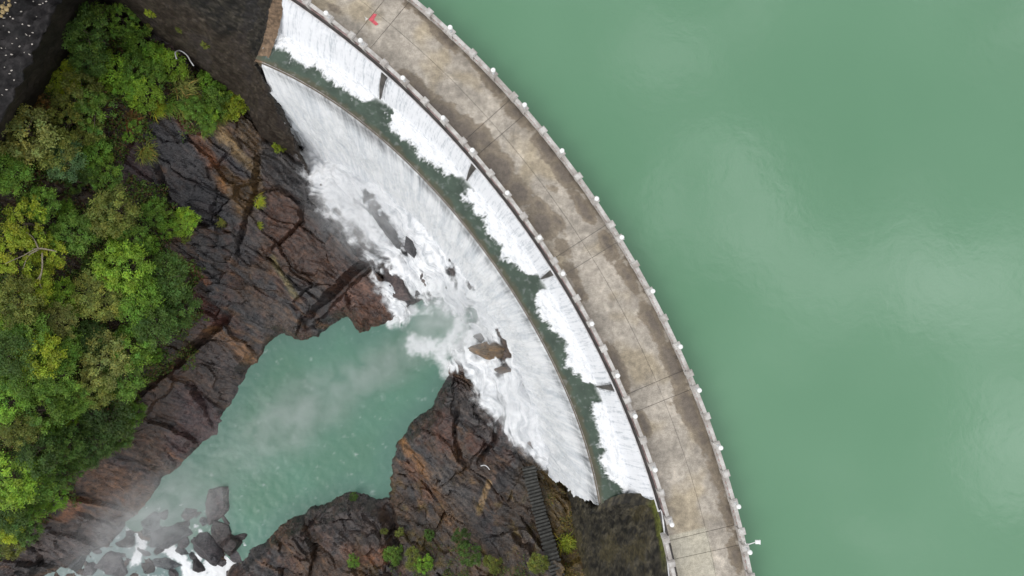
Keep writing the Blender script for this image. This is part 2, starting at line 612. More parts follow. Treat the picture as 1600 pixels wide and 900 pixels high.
def slab_mesh(t0, t1, r0, r1, ztop, zbot):
    n = max(3, int(abs(t0 - t1) * math.pi / 180 * 75 / 0.09))
    m = max(3, int((r1 - r0) / 0.09))
    th, rr = np.meshgrid(np.linspace(t0, t1, n), np.linspace(r0, r1, m), indexing='ij')
    T = A(th.ravel(), rr.ravel(), ztop)
    T[:, 2] += 0.008 * fbm(T[:, 0] * 0.8, T[:, 1] * 0.8, 3, 40)
    c, ro = deck_colour(th.ravel(), rr.ravel())
    Q = grid_quads(n, m)
    # sides
    idx = np.arange(n * m).reshape(n, m)
    ring = np.concatenate([idx[:, 0], idx[-1, 1:], idx[-2::-1, -1], idx[0, -2:0:-1]])
    B = T[ring].copy()
    B[:, 2] = zbot
    k = len(ring)
    b = n * m + np.arange(k)
    S = np.stack([ring, np.roll(ring, -1), np.roll(b, -1), b], -1)
    V = np.vstack([T, B])
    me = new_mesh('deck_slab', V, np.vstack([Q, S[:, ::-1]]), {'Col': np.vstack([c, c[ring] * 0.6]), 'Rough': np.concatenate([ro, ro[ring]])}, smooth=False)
    return me


R_MID = 75.5
for i in range(len(cuts) - 1):
    g = 0.014
    for (r0, r1) in ((R_IN - 0.0, R_MID - 0.012), (R_MID + 0.012, R_OUT)):
        add('deck_slab', slab_mesh(cuts[i] - g, cuts[i + 1] + g, r0, r1, 0.0, -0.5), M['deck'], dam)


def ribbon(name, th, prof, mat, parent, attrs=None, closed=True, caps=True):
    """sweep a closed profile [(r, z)] along the crest's curve"""
    th = np.asarray(th, float)
    n, m = len(th), len(prof)
    V = np.concatenate([A(th, r(th) if callable(r) else r, z)[:, None, :] for r, z in prof], 1).reshape(-1, 3)
    Q = []
    for j in range(m):
        k = (j + 1) % m
        i = np.arange(n - 1)
        Q.append(np.stack([i * m + j, i * m + k, (i + 1) * m + k, (i + 1) * m + j], -1))
    Q = np.vstack(Q)
    if caps and m == 4:
        Q = np.vstack([Q, [[0, 3, 2, 1]], [[(n - 1) * m + j for j in range(4)]]])
    me = new_mesh(name, V, Q, attrs, smooth=False)
    return add(name, me, mat, parent)


TH = np.linspace(68, -4, 300)
ribbon('joint_bed', TH, [(R_IN - 0.3, -0.06), (R_OUT - 0.1, -0.05), (R_OUT - 0.1, -0.45), (R_IN - 0.3, -0.45)], M['pier'], dam)
ribbon('upstream_wall', TH, [(75.3, -0.51), (R_OUT - 0.05, -0.51), (R_OUT - 0.05, -32), (75.3, -32)], M['pier'], dam)
ribbon('downstream_wall', TH, [(72.55, -1.3), (75.29, -1.0), (75.29, -34), (72.55, -34)], M['pier'], dam)

# the stilling basin half-way down and its base wall
ZB = -4.3                            # level of the basin water
_F = np.polyfit([56.9, 52.9, 50.5, 48.6, 45.2, 41.5, 40.2, 37.0, 32.3, 26.4, 23.8, 20.5, 19.7, 16.2], [70.06, 70.3, 70.54, 70.89, 71.21, 71.23, 71.19, 71.29, 71.29, 71.47, 71.09, 71.16, 71.23, 70.7], 4)
_L = np.polyfit([56.7, 54.6, 51.6, 48.8, 46.1, 43.2, 42.1, 37.6, 34.8, 30.2, 27.2, 23.4, 20.0, 16.3], [67.39, 67.75, 67.95, 68.35, 68.67, 68.69, 68.59, 68.84, 68.78, 68.58, 68.86, 68.77, 68.74, 68.15], 4)


def foot_r(th):
    return np.polyval(_F, np.clip(th, 15.8, 57.5))


def lip_r(th):
    return np.polyval(_L, np.clip(th, 15.8, 57.5))


TB = np.linspace(57.4, 15.9, 320)
ribbon('basin_floor', TB, [(lambda t: lip_r(t) - 0.25, ZB - 0.9), (72.5, ZB - 0.9), (72.5, -38), (lambda t: lip_r(t) - 3.2, -38)], M['pier'], dam)
ribbon('basin_lip', TB, [(lambda t: lip_r(t) - 0.12, ZB - 0.05), (lambda t: lip_r(t) + 0.11, ZB + 0.0), (lambda t: lip_r(t) + 0.12, ZB - 1.0), (lambda t: lip_r(t) - 0.24, ZB - 1.0)], M['curb'], dam)

# piers that split the upper fall
PIER_TH = [48.0, 40.65, 31.65, 22.45]
pier_px = [(600, 133), (738, 268), (857, 429), (949, 603)]
PIER_TH = [th_of(px, py, -2.4) for px, py in pier_px]
for t in PIER_TH:
    mb = MB()
    a = math.radians(t)
    er, et = np.array([math.cos(a), math.sin(a), 0]), np.array([-math.sin(a), math.cos(a), 0])
    V = []
    fr = float(foot_r(t))
    for rr_, zt, ww in ((72.9, -0.55, 0.26), (72.2, -0.75, 0.25), (0.5 * (72.2 + fr), -2.0, 0.17), (fr - 0.05, -4.05, 0.06)):
        for zz_, sw in ((zt, -1), (zt, 1), (-6.0, 1), (-6.0, -1)):
            V.append(np.array([CX, CY, zz_]) + rr_ * er + sw * ww * et)
    F = [(0, 1, 2, 3), (15, 14, 13, 12)]
    for L in (0, 4, 8):
        F += [(L + i, L + 4 + i, L + 4 + (i + 1) % 4, L + (i + 1) % 4) for i in range(4)]
    mb.raw(V, F)
    add('pier', mb.mesh('pier'), M['pier'], dam)

# abutment walls on both ends of the spillway: face lofted from crest to rock
AB_R_TOP = [(936, 787, -4.3), (950, 780, -4.2), (965, 774, -3.9), (985, 770, -3.2), (1008, 772, -2.0), (1030, 777, -0.7), (1037, 806, -0.3), (1042, 838, -0.3), (1050, 900, -0.3), (1062, 1010, -0.3), (1066, 1130, -0.3)]
AB_R_BASE = [(876, 738, -30.6), (879, 748, -29.8), (884, 762, -28.9), (891, 782, -27.8), (893, 800, -27), (897, 820, -26.2), (903, 845, -25.3), (910, 872, -24.4), (918, 910, -23), (926, 1000, -21), (936, 1100, -18)]
AB_L_TOP = [(416, 99, -4.3), (422, 86, -4.2), (430, 65, -3.8), (437, 40, -2.8), (442, 15, -1.6), (445, -12, -0.7), (411, -30, -0.3), (325, -80, -0.3), (235, -124, -0.3), (142, -161, -0.3), (20, -192, -0.3)]
AB_L_BASE = [(488, 280, -31.5), (480, 262, -31), (466, 246, -30.3), (432, 228, -29), (408, 212, -28), (388, 172, -27), (340, 127, -26), (290, 90, -25.5), (230, 47, -25), (165, 2, -24.5), (100, -45, -24)]


def loft(name, top, base, capdir, capw, seed, tint, parent, deep=3.0):
    n, m = 260, 150
    Tp = smooth_curve([W(*p) for p in top], n)
    Bp = smooth_curve([W(*p) for p in base], n)
    cd = np.array(capdir, float)
    v = np.linspace(0, 1, m)
    rows = [Tp, Tp + cd * capw]
    out = [Tp, Tp + cd * capw * 0.5, Tp + cd * capw]
    Bx = Bp + (Bp - Tp) * (deep / 12.0)
    S = out[-1]
    V = [out[0], out[1], out[2]]
    for k in v[1:]:
        V.append(S + (Bx - S) * k)
    V = np.stack(V, 1)
    nn, mm = V.shape[:2]
    along = np.repeat(np.concatenate([[0], np.cumsum(np.linalg.norm(np.diff(Bp, axis=0), axis=1))])[:, None], mm, 1)
    down = np.concatenate([[0], np.cumsum(np.linalg.norm(np.diff(V[nn // 2], axis=0), axis=1))])[None].repeat(nn, 0)
    # relief: courses and weathering
    rel = 0.3 * fbm(along * 0.6, down * 0.6, 6, seed, 0.6) + 0.05 * np.sign(np.sin(down * 2 * np.pi / 0.75)) * 0.5
    rel[:, :3] *= 0.2
    nrm = np.array([-cd[0], -cd[1], 0.35])
    nrm = cd + np.array([0, 0, 0.5])
    V = V + rel[..., None] * nrm
    f1 = fbm(along * 0.25, down * 0.12, 4, seed + 5)
    f2 = fbm(along * 1.8, down * 0.35, 4, seed + 7)       # streaks running down the face
    f3 = fbm(along * 2.5, down * 2.5, 3, seed + 9)
    c = tint(along / along.max(), down, f1, f2, f3)
    me = new_mesh(name, V.reshape(-1, 3), grid_quads(nn, mm), {'Col': np.clip(c, 0.004, 0.7).reshape(-1, 3)})
    return add(name, me, M['face'], parent)


def tint_right(u, d, f1, f2, f3):
    base = lin(52, 48, 38)[None, None] * np.clip(1 + 1.0 * f2 + 0.6 * f1 + 0.7 * f3, .2, 3.5)[..., None]
    moss = sstep(0.15, 0.6, f1 + 0.5 * f3)[..., None] * 0.5
    base = base * (1 - moss) + lin(70, 62, 32)[None, None] * moss
    lime = (sstep(0.22, 0.27, u) * sstep(0.5, 0.42, u) * sstep(2.2, 1.4, d + 0.4 * f3))[..., None]
    return base * (1 - lime) + lin(80, 84, 30)[None, None] * (1 + 0.3 * f3[..., None]) * lime


def tint_left(u, d, f1, f2, f3):
    base = lin(47, 43, 37)[None, None] * np.clip(1 + 1.0 * f2 + 0.6 * f1 + 0.6 * f3, .2, 3.5)[..., None]
    hl = np.clip(fbm(d * 2.2, u * 26, 4, 411), -1, 1.4)
    base = base * np.clip(1 + 0.7 * hl, 0.25, 2.4)[..., None]
    bl = sstep(0.1, 0.6, f1)[..., None] * 0.55
    base = base * (1 - bl) + lin(38, 38, 42)[None, None] * bl
    br = sstep(10, 17, d + 4 * f1)[..., None] * 0.25
    base = base * (1 - br) + lin(66, 48, 32)[None, None] * br
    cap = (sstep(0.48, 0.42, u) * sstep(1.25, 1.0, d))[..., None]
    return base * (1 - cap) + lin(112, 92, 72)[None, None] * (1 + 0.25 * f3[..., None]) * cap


loft('abutment_wall', AB_R_TOP, AB_R_BASE, (-0.35, -0.95, 0.0), 0.9, 60, tint_right, dam)
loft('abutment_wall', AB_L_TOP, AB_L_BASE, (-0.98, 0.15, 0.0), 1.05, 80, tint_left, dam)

# painted arrow on the crest road
def deck_patch(name, pts, mat, z=0.018):
    V = [W(px, py, 0) for px, py in pts]
    for v in V:
        v[2] = z
    me = bpy.data.meshes.new(name)
    Vb = [v - np.array([0, 0, 0.006]) for v in V]
    n = len(V)
    me.from_pydata([tuple(v) for v in V + Vb], [], [tuple(range(n))[::-1]] + [(i, (i + 1) % n, n + (i + 1) % n, n + i) for i in range(n)])
    add(name, me, mat, dam)


def z1(x, y):
    return (410 + x / 6.667, y / 6.667)


deck_patch('red_arrow_marking', [z1(1160, 142), z1(1195, 150), z1(1160, 205), z1(1212, 252), z1(1180, 268), z1(1106, 204)], M['redpaint'])
deck_patch('white_arrow_marking', [z1(1062, 172), z1(1102, 196), z1(1068, 218), z1(1078, 196)], M['whitepaint'])

# ------------------------------------------------------------------ parapets and lamps
post_th, lamp_th = [], []
for i, d in enumerate(D1):
    post_th += [(d, True), (d - 0.92, True)]
    lamp_th.append(d - 0.92)
    nxt = D1[i + 1] if i + 1 < len(D1) else d - 9.5
    g = (d - 0.92 - nxt) / 5.0
    for k in range(1, 5):
        t = d - 0.92 - g * k
        post_th.append((t, False))
        if k % 2 == 0:
            lamp_th.append(t)
post_th = [p for p in post_th if 3 < p[0] < 60]
lamp_th = [t for t in lamp_th if 3 < t < 60]


def parapet(label, r_of, tmin, tmax, panelmat, seed):
    ths = sorted([p for p in post_th if tmin <= p[0] <= tmax], reverse=True)
    c = A(ths[len(ths) // 2][0], r_of(ths[len(ths) // 2][0]))
    o = empty('parapet', c, label, 'parapet')
    inv = -np.asarray(c)
    rr = np.random.default_rng(seed)

    def put(name, mb, mat):
        me = mb.mesh(name)
        ob = add(name, me, mat, o)
        ob.location = tuple(inv)
        return ob
    for i, (t, dbl) in enumerate(ths):
        r = r_of(t)
        a = math.radians(t)
        er, et = np.array([math.cos(a), math.sin(a), 0]), np.array([-math.sin(a), math.cos(a), 0])
        p = A(t, r)
        mb = MB()
        j = rr.normal(0, 0.012, 2)
        mb.box(p + np.array([0, 0, 0.5]), (0.2, 0.2, 0.5), er, et)
        po = put('post', mb, M['pconc'])
        mb = MB()
        mb.box(p + np.array([0, 0, 1.09 + j[0]]), (0.27, 0.26, 0.09), er, et, bev=0.035)
        mb.box(p + np.array([0, 0, 1.22 + j[0]]), (0.22, 0.21, 0.045), er, et, bev=0.03)
        add('post_cap', mb.mesh('post_cap'), M['pconc'], po)
    for i in range(len(ths) - 1):
        t0, t1 = ths[i][0], ths[i + 1][0]
        r0, r1 = r_of(t0), r_of(t1)
        p0, p1 = A(t0, r0), A(t1, r1)
        e = p1 - p0
        L = np.linalg.norm(e)
        e /= L
        nrm = np.array([-e[1], e[0], 0])
        mid = (p0 + p1) / 2
        h = L / 2 - 0.21
        if h < 0.1:
            continue
        mb = MB()
        mb.box(mid + np.array([0, 0, 0.93]), (h, 0.145, 0.075), e, nrm, bev=0.02)
        put('rail', mb, M['pconc'])
        mb = MB()
        mb.box(mid + np.array([0, 0, 0.16]), (h, 0.17, 0.16), e, nrm)
        put('kerb', mb, M['pconc'] if seed != 2 else panelmat)
        mb = MB()
        nb = max(1, int(2 * h / 0.42))
        for k in range(nb):
            q = mid + e * ((k + 0.5) / nb * 2 - 1) * h
            mb.box(q + np.array([0, 0, 0.59]), (0.085, 0.07, 0.265), e, nrm)
        ob = put('baluster_row', mb, panelmat)
        ob['kind'] = 'stuff'
    return o


parapet('pale concrete parapet between the crest road and the green reservoir', lambda t: 77.98, 4, 60, M['pink'], 1)
parapet('pale concrete parapet along the edge above the upper waterfall', lambda t: 72.72, 14.2, 60, M['ppanel'], 2)
PARAPET3 = lambda t: 72.12
ths_save = post_th
post_th = [(14.1, True), (12.6, False), (11.0, False), (9.4, False), (7.6, False), (5.6, False)]
parapet('short set-back parapet stretch past the gap at the lower end of the crest', PARAPET3, 4, 15, M['pink'], 3)
post_th = ths_save

ORD = ['first', 'second', 'third', 'fourth', 'fifth', 'sixth', 'seventh', 'eighth', 'ninth', 'tenth', 'eleventh', 'twelfth', 'thirteenth', 'fourteenth', 'fifteenth', 'sixteenth', 'seventeenth', 'eighteenth']

mbs = MB()
mbs.lathe((0, 0, 0), [(0.10, 0), (0.10, 0.05), (0.045, 0.09), (0.04, 0.52), (0.085, 0.56), (0.085, 0.62)], 10)
LAMP_STEM = mbs.mesh('stem', True)
mbs = MB()
mbs.lathe((0, 0, 0.80), [(0.19 * math.sin(math.pi * k / 12) + 1e-4, -0.19 * math.cos(math.pi * k / 12)) for k in range(13)], 16)
LAMP_GLOBE = mbs.mesh('globe', True)
for side, r, where in (('outer', 77.98, 'on the reservoir-side parapet'), ('inner', 72.72, 'on the waterfall-side parapet')):
    vis = []
    for t in sorted(lamp_th):
        if side == 'inner' and t < 14.2:
            continue
        p = A(t, r, 2.0)
        px, py = to_px(p[0], p[1], 2.0)
        if -10 < py < 905:
            vis.append(t)
    for k, t in enumerate(vis):
        p = A(t, r, 1.26)
        o = empty('globe_lamp', p, f'white globe lamp {where}, {ORD[k]} one up from the bottom of the photo', 'lamp', 'globe lamps on the parapets')
        add('stem', LAMP_STEM, M['metal'], o)
        add('globe', LAMP_GLOBE, M['globe'], o)

# lamp arm over the water
p0 = W(1163, 847, 1.1)
fl = empty('floodlight', p0, 'white floodlight on a thin arm sticking out over the green reservoir', 'floodlight')
mb = MB()
q = W(1181, 847, 1.6)
mb.tube([(0, 0, -0.2), (0, 0, 0.4), (0.15, 0, 0.5), tuple(q - p0)], 0.035, 8)
add('arm', mb.mesh('arm', True), M['white'], fl)
mb = MB()
mb.box(q - p0 + np.array([0.12, 0, 0.0]), (0.16, 0.14, 0.07), bev=0.03)
mb.box(q - p0 + np.array([0.31, 0, 0.02]), (0.035, 0.17, 0.05), bev=0.01)
add('lamp_head', mb.mesh('lamp_head'), M['white'], fl)

# white conduit clipped to the edge of the crest slab
pts = [tuple(A(t, R_LEDGE + 0.02, 0.03)) for t in np.linspace(58, 15.6, 150)]
pts += [tuple(smooth_curve([A(15.6, R_LEDGE + 0.02, 0.03), W(1034, 800, 0.1), W(1039, 840, 0.2), W(1046, 905, 0.2), W(1050, 960, 0.2)], 20)[i]) for i in range(1, 20)]
mb = MB()
mb.tube(pts, 0.065, 6)
add('conduit_pipe', mb.mesh('conduit_pipe', True), M['pipe'], None, 'long thin white pipe running along the crest edge above the upper fall', 'pipe')
for ch in dam.children:
    ch.location = -dam.location

# ------------------------------------------------------------------ reservoir
th = np.radians(np.linspace(-75, 165, 200))
rr = np.array([78.0, 79, 82, 90, 110, 150, 220, 330, 520, 900.0])
T2, R2 = np.meshgrid(th, rr, indexing='ij')
V = np.stack([CX + R2 * np.cos(T2), CY + R2 * np.sin(T2), np.full(T2.shape, -0.75)], -1).reshape(-1, 3)
add('reservoir_water', new_mesh('reservoir_water', V, grid_quads(200, 10)[:, ::-1]), M['reservoir'], kind='structure')

# ------------------------------------------------------------------ valley terrain (height field in plan)
ZP = -35.0                                  # level of the green river pool
CTRL = [(480, 300, -31.2), (520, 260, -30), (560, 330, -31.2), (640, 400, -32), (700, 430, -32), (745, 480, -33), (790, 560, -32), (830, 640, -31), (880, 725, -30), (600, 250, -28.6), (560, 215, -28.6), (680, 330, -29), (735, 400, -30), (780, 470, -31), (830, 560, -30.5), (870, 640, -29.5), (880, 770, -27.6), (893, 800, -26.6),
        (540, 390, -32.4), (600, 470, -34), (440, 290, -30), (440, 400, -31.5), (500, 450, -32), (560, 460, -32.5), (350, 330, -28.5), (300, 250, -26.5), (250, 160, -24.5), (150, 200, -23), (50, 250, -21), (0, 350, -19), (100, 400, -23), (200, 400, -25.5),
        (300, 450, -29), (400, 500, -33), (0, 550, -20), (100, 550, -24), (250, 560, -30), (330, 580, -33), (200, 700, -31.5), (100, 650, -26), (0, 700, -22), (100, 800, -32), (0, 850, -31), (30, 890, -35), (150, 840, -34.5), (270, 690, -33.5),
        (700, 600, -33.8), (640, 700, -33), (700, 680, -31), (760, 700, -31), (700, 800, -30), (780, 800, -28.8), (830, 740, -29.5), (840, 820, -27.5), (860, 900, -25), (700, 900, -27.5), (622, 780, -33.6), (620, 880, -30),
        (540, 780, -33.6), (500, 830, -32), (560, 850, -31), (400, 870, -34), (450, 900, -32.4), (600, 930, -29), (750, 1000, -25), (400, 1000, -30), (0, 1000, -34), (-150, 700, -17), (-150, 300, -14), (0, 120, -20), (100, 100, -22.5), (-100, -100, -15), (60, -60, -22)]
CTRL += [p for p in AB_L_BASE] + [p for p in AB_R_BASE]
CP = np.array([W(*p) for p in CTRL])


def tps(CP):
    X = CP[:, :2] / 40.0
    d = np.hypot(X[:, None, 0] - X[None, :, 0], X[:, None, 1] - X[None, :, 1])
    K = np.where(d > 0, d * d * np.log(d + 1e-12), 0) + 0.0008 * np.eye(len(X))
    Pm = np.c_[np.ones(len(X)), X]
    Mx = np.block([[K, Pm], [Pm.T, np.zeros((3, 3))]])
    return X, np.linalg.solve(Mx, np.concatenate([CP[:, 2], np.zeros(3)]))


TX, TW = tps(CP)


def tps_eval(x, y):
    x, y = np.asarray(x, float) / 40, np.asarray(y, float) / 40
    s = TW[-3] + TW[-2] * x + TW[-1] * y
    for i in range(len(TX)):
        d2 = (x - TX[i, 0]) ** 2 + (y - TX[i, 1]) ** 2
        s = s + TW[i] * 0.5 * d2 * np.log(d2 + 1e-12)
    return s


STEP = 0.15
gx = np.arange(-84, 24.01, STEP)
gy = np.arange(-46, 46.01, STEP)
GX, GY = np.meshgrid(gx, gy, indexing='ij')
H0 = tps_eval(GX, GY)


def look(grid, x, y):
    fx, fy = np.clip((np.asarray(x) - gx[0]) / STEP, 0, len(gx) - 1.001), np.clip((np.asarray(y) - gy[0]) / STEP, 0, len(gy) - 1.001)
    i, j = fx.astype(int), fy.astype(int)
    a, b = fx - i, fy - j
    return (grid[i, j] * (1 - a) + grid[i + 1, j] * a) * (1 - b) + (grid[i, j + 1] * (1 - a) + grid[i + 1, j + 1] * a) * b


def on_ground(px, py, grid, lift=0.0):
    z = -28.0
    for _ in range(12):
        p = W(px, py, z)
        z = 0.5 * z + 0.5 * (float(look(grid, p[0], p[1])) + lift)
    p = W(px, py, z)
    return p


POOL_PX = [(620, 499), (640, 482), (665, 468), (700, 462), (735, 478), (757, 500), (742, 532), (706, 560), (700, 585), (690, 600), (672, 640), (640, 665), (620, 688), (612, 720), (610, 750), (609, 778), (588, 776), (562, 768), (540, 768), (515, 785), (490, 791),
           (460, 808), (435, 822), (410, 846), (385, 864), (368, 858), (366, 832), (345, 815), (325, 803), (300, 802), (270, 806), (235, 800), (213, 812), (230, 785), (258, 748), (290, 720), (330, 684), (343, 676), (352, 650), (366, 622), (386, 588), (402, 568),
           (416, 540), (440, 523), (470, 531), (498, 529), (520, 505), (543, 496), (562, 522), (590, 512)]
POOL = np.array([W(px, py, ZP)[:2] for px, py in POOL_PX])
RAP_PX = [(213, 812), (235, 800), (270, 806), (300, 802), (325, 803), (345, 815), (366, 832), (368, 858), (385, 864), (362, 884), (350, 905), (340, 980), (60, 980), (60, 905), (95, 893), (135, 868), (165, 858), (190, 830)]
RAP = np.array([W(px, py, ZP - 0.8)[:2] for px, py in RAP_PX])
RA, RB = W(205, 800, ZP)[:2], W(380, 850, ZP)[:2]
rn = np.array([-(RB - RA)[1], (RB - RA)[0]])
rn /= np.linalg.norm(rn)
if rn[1] > 0:
    rn = -rn


def water_level(x, y):
    d = np.clip((x - RA[0]) * rn[0] + (y - RA[1]) * rn[1], 0, 20)
    return ZP - 0.2 * np.minimum(d, 9)


SDP = np.minimum(poly_sd(GX, GY, POOL), poly_sd(GX, GY, RAP))
WL = water_level(GX, GY)

# bedrock: jointed slabs, steps and cracks
ang = math.radians(-38)                     # slabs run from upper left to lower right
wx, wy = GX + 0.6 * fbm(GX * 0.22, GY * 0.22, 3, 50), GY + 0.6 * fbm(GX * 0.22 + 40, GY * 0.22, 3, 51)
ux, uy = wx * math.cos(ang) + wy * math.sin(ang), -wx * math.sin(ang) + wy * math.cos(ang)
f1, f2, cr, ox, oy = voronoi(ux / 9.0, uy / 4.4, 12)
b1, b2, br_, bx_, by_ = voronoi(ux / 2.6 + 3, uy / 0.9, 14)
slab = (cr[..., 0] - 0.5) * 1.5 + ox * (cr[..., 1] - 0.5) * 2.6 + oy * (cr[..., 2] - 0.5) * 2.6
block = (br_[..., 0] - 0.5) * 0.6 + bx_ * (br_[..., 1] - 0.5) * 0.7 + by_ * (br_[..., 2] - 0.5) * 0.7
smoothness = sstep(-0.3, 0.25, fbm(GX * 0.09 + 7, GY * 0.09, 3, 77))       # where the slabs are big and bare
rel = slab * 0.75 + block * 1.05 * (1 - 0.82 * smoothness)
gv = sstep(-0.2, 0.5, fbm(GX * 0.3, GY * 0.3, 3, 34))
rel += -0.45 * gv * sstep(0.035, 0.0, f2 - f1) - 0.2 * gv * sstep(0.06, 0.0, b2 - b1) * (1 - 0.85 * smoothness)
rel += 0.15 * fbm(GX * 0.7, GY * 0.7, 5, 33) + 0.11 * fbm(ux * 0.4, uy * 2.2, 5, 36) + 0.25 * np.abs(fbm(ux * 0.18, uy * 0.7, 4, 37))
CRACKS = [([(205, 626), (250, 586), (300, 546), (332, 519), (362, 490)], 0.55, 1.8), ([(478, 507), (520, 462), (560, 425), (597, 388)], 1.0, 3.2), ([(408, 235), (396, 300), (378, 360), (370, 412)], 0.35, 1.0),
          ([(400, 300), (440, 293), (468, 318), (470, 345), (448, 370), (415, 395)], 0.28, 0.9), ([(412, 396), (440, 420), (470, 450), (500, 468)], 0.2, 0.6), ([(295, 602), (320, 636), (346, 680)], 0.5, 1.6),
          ([(715, 640), (708, 672), (712, 700), (720, 722)], 0.3, 0.9), ([(778, 655), (772, 690), (748, 724)], 0.35, 1.1), ([(583, 772), (603, 796), (612, 835), (620, 870)], 1.0, 2.4), ([(549, 512), (546, 470), (536, 447)], 0.18, 0.8),
          ([(25, 845), (60, 868), (50, 905)], 0.4, 1.0), ([(238, 250), (262, 322), (300, 346), (350, 352)], 0.4, 1.1), ([(300, 512), (262, 470), (300, 440)], 0.3, 0.9), ([(345, 285), (330, 330), (350, 352)], 0.2, 0.6), ([(356, 240), (335, 262)], 0.2, 0.5),
          ([(690, 610), (676, 632), (688, 650)], 0.3, 0.7), ([(800, 830), (815, 850), (830, 850), (835, 880)], 0.35, 0.9), ([(470, 840), (500, 800), (520, 785)], 0.25, 0.7), ([(565, 800), (590, 830), (602, 862)], 0.2, 0.5), ([(120, 800), (180, 830), (215, 812)], 0.3, 0.8)]
for pts, wd, dp in CRACKS:
    P = np.array([on_ground(px, py, H0)[:2] for px, py in pts])
    d, f = line_d(wx * 0.25 + GX * 0.75, wy * 0.25 + GY * 0.75, P)
    d = np.clip(d + 0.18 * fbm(GX * 0.9, GY * 0.9, 3, 58), 0, None)
    rel -= dp * np.clip(1 - d / wd, 0, 1) ** 0.8 * np.minimum(1, 6 * np.minimum(f, 1 - f) + 0.35)
t = np.clip((SDP + 0.38 * fbm(GX * 0.45, GY * 0.45, 5, 61, 0.6)) / 1.6, -1, 1)
land = np.maximum(H0 + rel * sstep(-0.1, 1.0, t), WL + 0.3)
HT = np.where(t > 0, WL - 0.25 + (land - WL + 0.25) * np.clip(t, 0, 1) ** 0.55, WL - 0.25 + t * 1.3)
rapbed = poly_sd(GX, GY, RAP) < 0.5
HT = np.where(rapbed & (t < 0.3), np.maximum(HT, WL - 0.34 + 0.55 * fbm(GX * 0.33, GY * 0.33, 5, 63) + 0.5 * (br_[..., 0] - 0.5)), HT)
HS = np.where(t > 0, WL + (np.maximum(H0, WL) - WL) * np.clip(t, 0, 1) ** 0.7, WL)       # smooth version, for the water that runs over it

# vertex colours: what the rock itself looks like
PXG, PYG = to_px(GX, GY, HT)
q1 = fbm(GX * 0.16, GY * 0.16, 4, 90)
q2 = fbm(GX * 0.5 + 9, GY * 0.5, 4, 92)
q3 = fbm(ux * 0.22, uy * 1.3, 4, 95)
slate, brown, purp, rust = lin(56, 57, 60), lin(66, 55, 46), lin(72, 56, 52), lin(98, 78, 58)
k1 = sstep(-0.3, 0.4, q1 + 0.5 * (cr[..., 3] - 0.5))[..., None]
k2 = sstep(0.0, 0.6, q2 + 0.4 * (br_[..., 3] - 0.5))[..., None]
COLR = (slate * (1 - k1) + brown * k1) * (1 - 0.6 * k2) + purp * 0.6 * k2
k3 = sstep(0.25, 0.75, q3 + 0.3 * q2)[..., None]
COLR = COLR * (1 - 0.55 * k3) + rust * 0.55 * k3
STROKES = [([(270, 172), (300, 205), (332, 262), (350, 295)], 7, (150, 105, 72), .8), ([(326, 180), (348, 218), (402, 268)], 10, (150, 134, 100), .85), ([(345, 280), (385, 300), (390, 330)], 17, (100, 80, 44), .7), ([(375, 190), (405, 240), (400, 290)], 12, (92, 78, 48), .6),
           ([(255, 208), (290, 250), (335, 330)], 26, (46, 49, 56), .85), ([(345, 232), (382, 272)], 9, (50, 53, 62), .8), ([(430, 255), (482, 300), (500, 330)], 24, (66, 69, 73), .8), ([(260, 300), (300, 330)], 18, (50, 52, 58), .7),
           ([(560, 458), (590, 480)], 30, (104, 82, 74), .8), ([(440, 335), (450, 365)], 26, (88, 66, 56), .75), ([(470, 390), (520, 420)], 28, (78, 62, 56), .7), ([(425, 402), (460, 462)], 4, (116, 114, 84), .8), ([(565, 500), (600, 490)], 16, (88, 66, 54), .7), ([(520, 480), (530, 470)], 12, (98, 76, 70), .7),
           ([(628, 690), (676, 752), (702, 812)], 8, (136, 104, 66), .75), ([(690, 650), (695, 690)], 14, (92, 70, 64), .7), ([(688, 745), (722, 800)], 22, (80, 80, 80), .7), ([(748, 800), (756, 782), (764, 752)], 4, (150, 132, 100), .9), ([(712, 828), (722, 870)], 5, (136, 98, 66), .8),
           ([(640, 730), (668, 775)], 12, (112, 82, 60), .6), ([(745, 690), (775, 665)], 16, (90, 68, 62), .7), ([(720, 620), (760, 670)], 16, (74, 74, 76), .8), ([(262, 703), (312, 742)], 3.5, (158, 116, 74), .85), ([(150, 740), (200, 770), (235, 800)], 34, (112, 90, 74), .7), ([(85, 805), (110, 790)], 13, (140, 100, 72), .7),
           ([(335, 520), (360, 535), (390, 562)], 10, (140, 108, 72), .7), ([(545, 862), (600, 868)], 12, (136, 96, 68), .7), ([(520, 800), (570, 830)], 34, (72, 68, 68), .7), ([(850, 752), (880, 790), (905, 880)], 28, (98, 84, 42), .75), ([(300, 640), (330, 665), (290, 700)], 30, (80, 68, 72), .8), ([(330, 560), (370, 600)], 34, (66, 64, 66), .7),
           ([(250, 640), (200, 690)], 26, (78, 66, 58), .6), ([(20, 860), (100, 850), (170, 830)], 26, (84, 78, 78), .8), ([(60, 290), (100, 310)], 16, (96, 66, 56), .6), ([(180, 210), (190, 240), (205, 270)], 16, (66, 50, 56), .7), ([(700, 820), (760, 890)], 30, (92, 76, 58), .5), ([(640, 850), (700, 880)], 30, (60, 54, 44), .5), ([(820, 760), (800, 870)], 24, (66, 58, 48), .6),
           ([(272, 400), (320, 440)], 6, (128, 92, 70), .8), ([(270, 510), (290, 500)], 9, (110, 70, 52), .7), ([(310, 470), (340, 500)], 12, (90, 58, 52), .7), ([(395, 470), (420, 480), (440, 510)], 16, (84, 74, 66), .6), ([(400, 330), (385, 400)], 12, (70, 70, 74), .6)]
